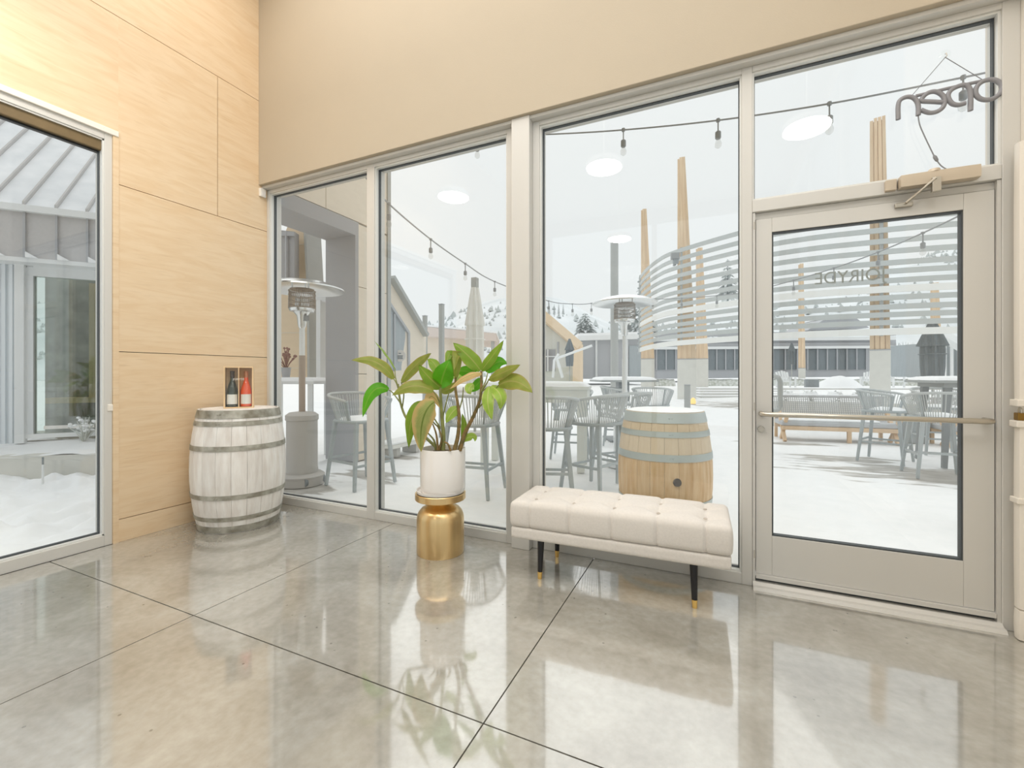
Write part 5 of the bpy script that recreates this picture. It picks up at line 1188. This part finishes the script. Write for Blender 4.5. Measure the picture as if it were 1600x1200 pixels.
# floodlight on the screen and an amber ground lamp at the column foot
b = atD(1056, 403, 14.4); t = T('floodlight', 'small grey floodlight clamped to the top of the slat screen', 'lamp', tuple(b), .4)
P(MB().bx(-.16, .10, -.08, .05, -.05, .16), 'lamp_head', 'lamphead', t, bevel=.01); P(MB().bx(-.03, .03, .05, .20, -.22, -.02), 'bracket', 'chairdark', t); P(MB().bx(-.1, .06, -.1, .0, -.20, -.06), 'gear_box', 'chairdark', t)
b = atD(1083, 624, 13.8); t = T('ground_lamp', 'small amber lamp at the foot of the tallest timber column', 'lamp', (b.x, b.y, hgt(b.x, b.y) - .03)); P(MB().lathe([(0, 0), (.09, 0), (.09, .03), (.07, .04), (0, .04)], 16), 'lamp_base', 'lamphead', t); P(MB().lathe([(.07, .04), (.085, .10), (.06, .20), (0, .24)], 16), 'lamp_globe', 'amber', t, smooth=True)
# concrete tiers of the terrace
t = T('terrace_steps', 'long low concrete terrace steps under the slat screen', 'steps')
for i, (d, v) in enumerate(((15.6, 620), (16.4, 615.5), (17.3, 611.5), (18.3, 607.5))):
    a = atD(1096, v, d); bb = atD(1700, v - 2, d - .5); z = a.z
    P(MB().prism([Vector((a.x, a.y, 0)), Vector((bb.x, bb.y, 0)), Vector((bb.x, bb.y, 0)) + FW * 1.2, Vector((a.x, a.y, 0)) + FW * 1.2], (0, 0, z)), 'step', 'conc_dark', t)
    P(MB().prism([Vector((a.x, a.y, z)) + FW * .12, Vector((bb.x, bb.y, z)) + FW * .12, Vector((bb.x, bb.y, z)) + FW * 1.2, Vector((a.x, a.y, z)) + FW * 1.2], (0, 0, .035)), 'snow_layer', 'snow', t)

# ================================================================== far buildings
def pdisc(pts, d, depth): return MB().prism([atD(u, v, d) for u, v in pts], FW * depth)
t = T('white_gable_building', 'white rendered building with a wooden roof edge at the left of the middle window', 'building')
P(pdisc([(800, 600), (898, 600), (898, 538), (830, 470), (800, 450)], 24, 6), 'gable_wall', 'tablewhite', t)
P(MB().bar(atD(905, 541, 23.6), atD(838, 484, 23.6), .7, .42), 'roof_edge', 'orangewood', t); P(MB().bar(atD(903, 600, 23.6), atD(903, 538, 23.6), .42, .5), 'corner_board', 'orangewood', t)
P(MB().prism([atD(838, 480, 23.5), atD(908, 540, 23.5), atD(908, 536, 23.5), atD(838, 474, 23.5)], FW * 7), 'roof_snow', 'snow', t)
wn = P(pdisc([(852, 580), (868, 580), (868, 546), (852, 546)], 23.95, .1), 'window', 'paneldark', t); P(MB().bar(atD(856, 580, 23.85), atD(856, 546, 23.85), .06).bar(atD(852, 557, 23.85), atD(868, 557, 23.85), .06), 'window_bar', 'whitemetal', wn)
P(MB().bar(atD(872, 556, 23.7), atD(872, 534, 23.7), .09), 'wall_lamp', 'paneldark', t)
t = T('grey_flat_building', 'long grey panelled building with a white fascia behind the steel column', 'building')
P(pdisc([(905, 592), (1012, 592), (1012, 529), (905, 531)], 27, 5), 'wall', 'greymetal', t); P(pdisc([(903, 532), (1016, 529), (1016, 521), (903, 525)], 26.6, 6), 'roof_fascia', 'whitemetal', t); P(pdisc([(903, 525), (1016, 521), (1016, 518), (903, 521)], 26.7, 6), 'roof_snow', 'snow', t)
for u in (906, 932, 957, 980): P(MB().bar(atD(u, 592, 26.9), atD(u, 531, 26.9), .10), 'panel_seam', 'whitemetal', t)
for (u0, u1) in ((983, 1001),): wn = P(pdisc([(u0, 590), (u1, 590), (u1, 540), (u0, 540)], 26.92, .05), 'window', 'curtain', t)
t = T('long_glazed_building', 'long low building with dark windows and grey louvred roof bands beyond the screen', 'building')
def LB_(pts, d, dep): return pdisc(pts, d, dep)
P(LB_([(1020, 592), (1400, 588), (1400, 528), (1020, 533)], 38, 6), 'wall', 'greymetal', t)
for i, (v0, v1, m) in enumerate(((537, 542, 'paneldark'), (542, 546, 'whitemetal'), (528, 533, 'whitemetal'), (520, 526, 'paneldark'))): P(LB_([(1018, v1), (1400, v1 - 2), (1400, v0 - 2), (1018, v0)], 37.6 - .1 * i, .3), 'roof_band', m, t)
for (u0, u1) in ((1026, 1056), (1106, 1162), (1208, 1246), (1262, 1354)):
    wn = P(LB_([(u0, 578), (u1, 577), (u1, 545), (u0, 546)], 37.9, .08), 'window', 'canvas_dark', t); n = max(2, int((u1 - u0) / 14))
    for k in range(n + 1): u = u0 + (u1 - u0) * k / n; P(MB().bar(atD(u, 578, 37.8), atD(u, 545, 37.8), .10), 'window_bar', 'greymetal', wn)
P(LB_([(1262, 516), (1358, 512), (1338, 497), (1288, 499)], 41, 4), 'hipped_roof', 'greymetal', t); P(LB_([(1290, 498), (1336, 496), (1334, 493), (1292, 495)], 40.9, 3), 'roof_snow', 'snow', t)
t = T('white_roofed_pavilion', 'pavilion with a sloping white roof edge at the right of the door glass', 'building')
P(MB().bar(atD(1452, 512, 24), atD(1560, 574, 24), .6, .34), 'roof_edge', 'whitemetal', t); P(pdisc([(1478, 590), (1600, 590), (1600, 536), (1478, 534)], 25, 4), 'glass_wall', 'curtain', t)
for u in (1476, 1487, 1498, 1512): P(MB().bar(atD(u, 592, 24.8), atD(u, 534, 24.8), .12), 'glazing_bar', 'whitemetal', t)
# dark closed umbrellas far off
for (u, vt, vb, d, lb_) in ((890, 546, 590, 20, 'small dark closed umbrella before the grey flat building'), (1237, 550, 584, 28, 'small dark closed umbrella before the dark windows, left in the door glass')):
    b = atD(u, 600, d); closed_umbrella('patio_umbrella', lb_, (b.x, b.y, hgt(b.x, b.y) - .02), atD(u, vt, d).z, .05, .05, .20, 'canvas_dark', atD(u, vb, d).z, cap=False)
# white cantilever frame
b = atD(868, 592, 17); t = T('cantilever_frame', 'white tubular cantilever umbrella frame standing before the white gable', 'umbrella frame', (b.x, b.y, hgt(b.x, b.y)))
bo = Vector(t.location)
P(MB().tube([atD(864, 590, 17) - bo, atD(866, 563, 17) - bo, atD(873, 553, 17) - bo], .05, 8), 'rear_strut', 'whitemetal', t); P(MB().tube([atD(879, 590, 17) - bo, atD(870, 560, 17) - bo], .06, 8), 'mast', 'whitemetal', t); P(MB().tube([atD(870, 560, 17) - bo, atD(925, 540, 17) - bo], .045, 8), 'boom', 'whitemetal', t)
# snow heap, hedge, low white chairs
b = atD(1310, 600, 21.8); t = T('snow_heap', 'heap of shovelled snow beyond the terrace steps', 'snow', (b.x, b.y, .55))
P(MB().grid(18, 18, lambda a, c: ((2 * a - 1) * 1.05, (2 * c - 1) * .9, .62 * max(0, (1 - (2 * a - 1) ** 2)) * max(0, 1 - (2 * c - 1) ** 2) + .05 * mnoise.noise((a * 6, c * 6, 0)))), 'mound', 'snow', t, smooth=True)
for (u0, u1, d, lb_) in ((1024, 1056, 24, 'snow-capped low hedge between the timber columns'), (1102, 1165, 24, 'snow-capped low hedge right of the paler timber column'), (1208, 1365, 25, 'long snow-capped hedge under the dark windows in the door glass'), (1388, 1450, 25, 'snow-capped hedge right of the broad timber column')):
    a, c = atD(u0, 590, d), atD(u1, 590, d); L = (c - a).length; t = T('hedge', lb_, 'hedge', (a.x, a.y, .55), math.atan2((c - a).y, (c - a).x))
    def hd(p, q, L=L): return (L * p, .5 * math.sin(PI * q) * 0 + .6 * q, .42 * (max(0, math.sin(PI * q)) ** .4) + .06 * mnoise.noise((p * L * 2.5, q * 3, 1)))
    P(MB().grid(max(12, int(L * 5)), 8, hd), 'foliage', 'shrub', t, kind='stuff'); P(MB().grid(max(12, int(L * 5)), 4, lambda p, q, L=L: (L * p, .15 + .3 * q, .44 + .05 * mnoise.noise((p * L * 3, q * 2, 5)))), 'snow_cap', 'snow', t, smooth=True)
def adirondack(label, u, d, rz):
    b = atD(u, 600, d); t = T('garden_chair', label, 'chair', (b.x, b.y, .58), rz, 'low white garden chairs beyond the terrace')
    for k in range(5): P(MB().bar((-.22 + .11 * k, .2, .3), (-.24 + .12 * k, .45, .85 - .04 * abs(k - 2)), .09, .02), 'back_slat', 'whitemetal', t)
    P(MB().bx(-.28, .28, -.25, .25, .30, .34), 'seat', 'whitemetal', t)
    for sx_ in (-1, 1): P(MB().bx(sx_ * .30 - .03, sx_ * .30 + .03, -.28, -.22, 0, .52), 'leg', 'whitemetal', t); P(MB().bx(sx_ * .30 - .03, sx_ * .30 + .03, .22, .28, 0, .52), 'leg', 'whitemetal', t); P(MB().bx(sx_ * .30 - .06, sx_ * .30 + .06, -.32, .3, .52, .55), 'armrest', 'whitemetal', t)
for (u, d, rz, lb_) in ((1228, 21, .3, 'low white garden chair at the left of the door glass'), (1357, 23.5, -.4, 'low white garden chair left of the broad timber column'), (1396, 21, .6, 'low white garden chair right of the broad timber column')): adirondack(lb_, u, d, rz)
b = atD(1268, 594, 21); t = T('dark_planter_box', 'square dark grey planter box with snow beside the slender pale column', 'planter', (b.x, b.y, .55)); P(MB().bx(-.26, .26, -.26, .26, 0, .45), 'box', 'chairdark', t, bevel=.02); P(MB().bx(-.24, .24, -.24, .24, .45, .52), 'snow_layer', 'snow', t, bevel=.03)

# ================================================================== festoon lights
def festoon(label, knots, bulbs, rc, drop, bs):
    """cable through world knots; bulbs hang at the given fractions of its length"""
    o = Vector(knots[0]); t = T('festoon_lights', label, 'string lights', tuple(o))
    path = smooth_path([Vector(k) - o for k in knots], 8)
    P(MB().tube(path, rc, 6), 'cable', 'cable', t, smooth=True)
    for f in bulbs:
        i = f * (len(path) - 1); k = min(int(i), len(path) - 2); p = path[k].lerp(path[k + 1], i - k)
        s_ = P(MB().cyl(p + UP * .012, p - UP * .012, rc * 2.2, None, 8).cyl(p, p - UP * drop, rc * .8, None, 6).lathe([(.012 * bs, 0), (.022 * bs, -.01 * bs), (.022 * bs, -.055 * bs), (.017 * bs, -.062 * bs), (0, -.062 * bs)], 12, tuple(p - UP * drop)), 'bulb_socket', 'cable', t, smooth=True)
        P(MB().lathe([(.013 * bs, -.058 * bs), (.019 * bs, -.075 * bs), (.027 * bs, -.10 * bs), (.024 * bs, -.122 * bs), (.012 * bs, -.134 * bs), (0, -.136 * bs)], 14, tuple(p - UP * drop)), 'bulb', 'bulb', s_, smooth=True)
    return t
fy = 1.0
def k1(u, v): return atY(u, v, fy)
kn = [k1(745, 213), k1(855, 210), k1(974, 203), k1(1122, 188), k1(1296, 162), k1(1505, 121), k1(1640, 92)]
festoon('nearest festoon cable crossing the top of the middle window and transom', kn, [0.002, 2 / 6, 3 / 6, 4 / 6, 5 / 6], .0065, .085, 1.0)
kn = [atD(560, 262, 5.0), atD(605, 316, 5.8), atD(673, 374, 7.0), atD(727, 412, 8.2), atD(773, 440, 9.4), atD(856, 470, 11.0), atD(894, 475, 11.3), atD(924, 474, 11.5), atD(965, 465, 11.9)]
festoon('festoon cable sagging from the wing wall across the second window to the steel column', kn, [.13, .25, .375, .5, .628, .752, .875], .011, .13, 1.35)
kn = [atD(965, 463, 11.9), atD(1020, 467, 11.6), atD(1065, 466, 11.0), atD(1120, 462, 10.4), atD(1170, 456, 9.8), atD(1240, 438, 8.6), atD(1303, 419, 7.6), atD(1372, 394, 6.6), atD(1442, 364, 5.7), atD(1505, 334, 5.0), atD(1600, 285, 4.2)]
festoon('festoon cable rising from the steel column across the door glass', kn, [.1, .2, .3, .5, .6, .7, .8], .010, .12, 1.25)

# ================================================================== hills and trees
rg = random.Random(21)
def hillpt(a, b):
    u = -900 + 3600 * a
    d = 120 + 170 * b
    # skyline height in the frame along u, rolling
    sk = 66 + 45 * math.exp(-((u - 795) / 95) ** 2) + 25 * math.exp(-((u - 885) / 60) ** 2) + 125 * math.exp(-((u - 1560) / 300) ** 2) + 40 * math.exp(-((u - 100) / 300) ** 2)
    base = Vector((CAM.x + 0, CAM.y, 0)) + FW * d + RT * ((u - 800) / FOC * d)
    hmax = sk / FOC * 290 + 1.2
    z = hmax * (math.sin(b * PI / 2) ** 1.3) + 2.0 * mnoise.noise((base.x * .03, base.y * .03, 0)) * b + 0.8 * mnoise.noise((base.x * .1, base.y * .1, 2)) * b
    return (base.x, base.y, z)
S('ground_hills', MB().grid(150, 34, hillpt), M['hill'], smooth=True)
# scrub and frosted trees scattered over the slopes: too many to count
mb = MB()
for k in range(7000):
    a, b = rg.random(), rg.random() ** .8
    p = Vector(hillpt(a, b)); h = rg.uniform(.5, 2.2) * (1.6 if rg.random() < .1 else 1); r = h * rg.uniform(.3, .8)
    if mnoise.noise((p.x * .02, p.y * .02, 9)) < -.05: continue
    q = rg.uniform(0, 6)
    mb.add([p + Vector((r * math.cos(q + i * 2.1), r * math.sin(q + i * 2.1), 0)) for i in range(3)] + [p + UP * h], [(0, 1, 3), (1, 2, 3), (2, 0, 3)])
P(mb, 'hillside_scrub', M['conifer'], None, kind='stuff', label='frosted scrub and small trees scattered over the snowy hills', cat='trees')
def conifer(label, u, vt, vb, d, wd, group=None):
    b = atD(u, vb, d); t = T('conifer', label, 'tree', tuple(b), rg.uniform(0, 6), group); h = atD(u, vt, d).z - b.z
    P(MB().cyl((0, 0, -.5), (0, 0, h * .9), h * .02, h * .006, 7), 'trunk', 'chairdark', t)
    mb = MB(); ms = MB(); nl = 11
    for i in range(nl):
        z = h * (.08 + .86 * i / nl); r = wd * (1 - i / nl) ** .85 * .5 + .05 * wd
        nb_ = 11
        for k in range(nb_):
            a = 2 * PI * (k + rg.random() * .7) / nb_ + i; rr_ = r * rg.uniform(.75, 1.1); c_, s_ = math.cos(a), math.sin(a); wv = r * .24
            tip = Vector((rr_ * c_, rr_ * s_, z - r * .28)); l = Vector((-s_ * wv, c_ * wv, 0)); mid = Vector((rr_ * .55 * c_, rr_ * .55 * s_, z))
            mb.add([Vector((0, 0, z + h * .03)), mid + l, tip, mid - l], [(0, 1, 2, 3)])
            if rg.random() < .6: up_ = UP * h * .008; ms.add([mid * .7 + Vector((0, 0, z * .3)) + up_, mid + l * .6 + up_, tip * .9 + Vector((0, 0, .1 * z)) + up_, mid - l * .6 + up_], [(0, 1, 2, 3)])
    P(mb, 'branches', 'conifer', t, kind='stuff'); P(ms, 'branch_snow', 'snow', t, kind='stuff')
conifer('frosted conifer standing behind the grey flat building, left of the steel column', 914, 484, 532, 44, 3.3)
conifer('frosted conifer partly behind the left end of the slat screen', 1003, 432, 530, 46, 4.2)
conifer('dark conifer behind the slats in the middle window', 1137, 398, 470, 70, 4.0)
conifer('small conifer beyond the hedge right of the broad timber column', 1394, 536, 574, 60, 2.6)
for i, u in enumerate((858, 866, 873, 880)): conifer(ORD[i] + ' small conifer from the left on the ridge above the white gable', u, 470 + (i % 2) * 3, 492, 110, 1.0, 'conifers on the ridge')
# bare frosted trees beyond the hedge at the right
for i, u in enumerate((1402, 1412, 1422, 1432, 1442)):
    b = atD(u, 572, 62); t = T('bare_tree', ORD[i] + ' frosted bare tree from the left, right of the broad timber column', 'tree', tuple(b), i, 'bare trees beyond the fence'); mb = MB()
    for k in range(34):
        a = rg.uniform(0, 2 * PI); r = rg.uniform(.15, .5); h = rg.uniform(1.6, 3.4); mb.tube([(0, 0, 0), (r * .4 * math.cos(a), r * .4 * math.sin(a), h * .6), (r * math.cos(a), r * math.sin(a), h)], [.05, .04, .02], 4)
    P(mb, 'branches', 'conifer', t, kind='stuff')
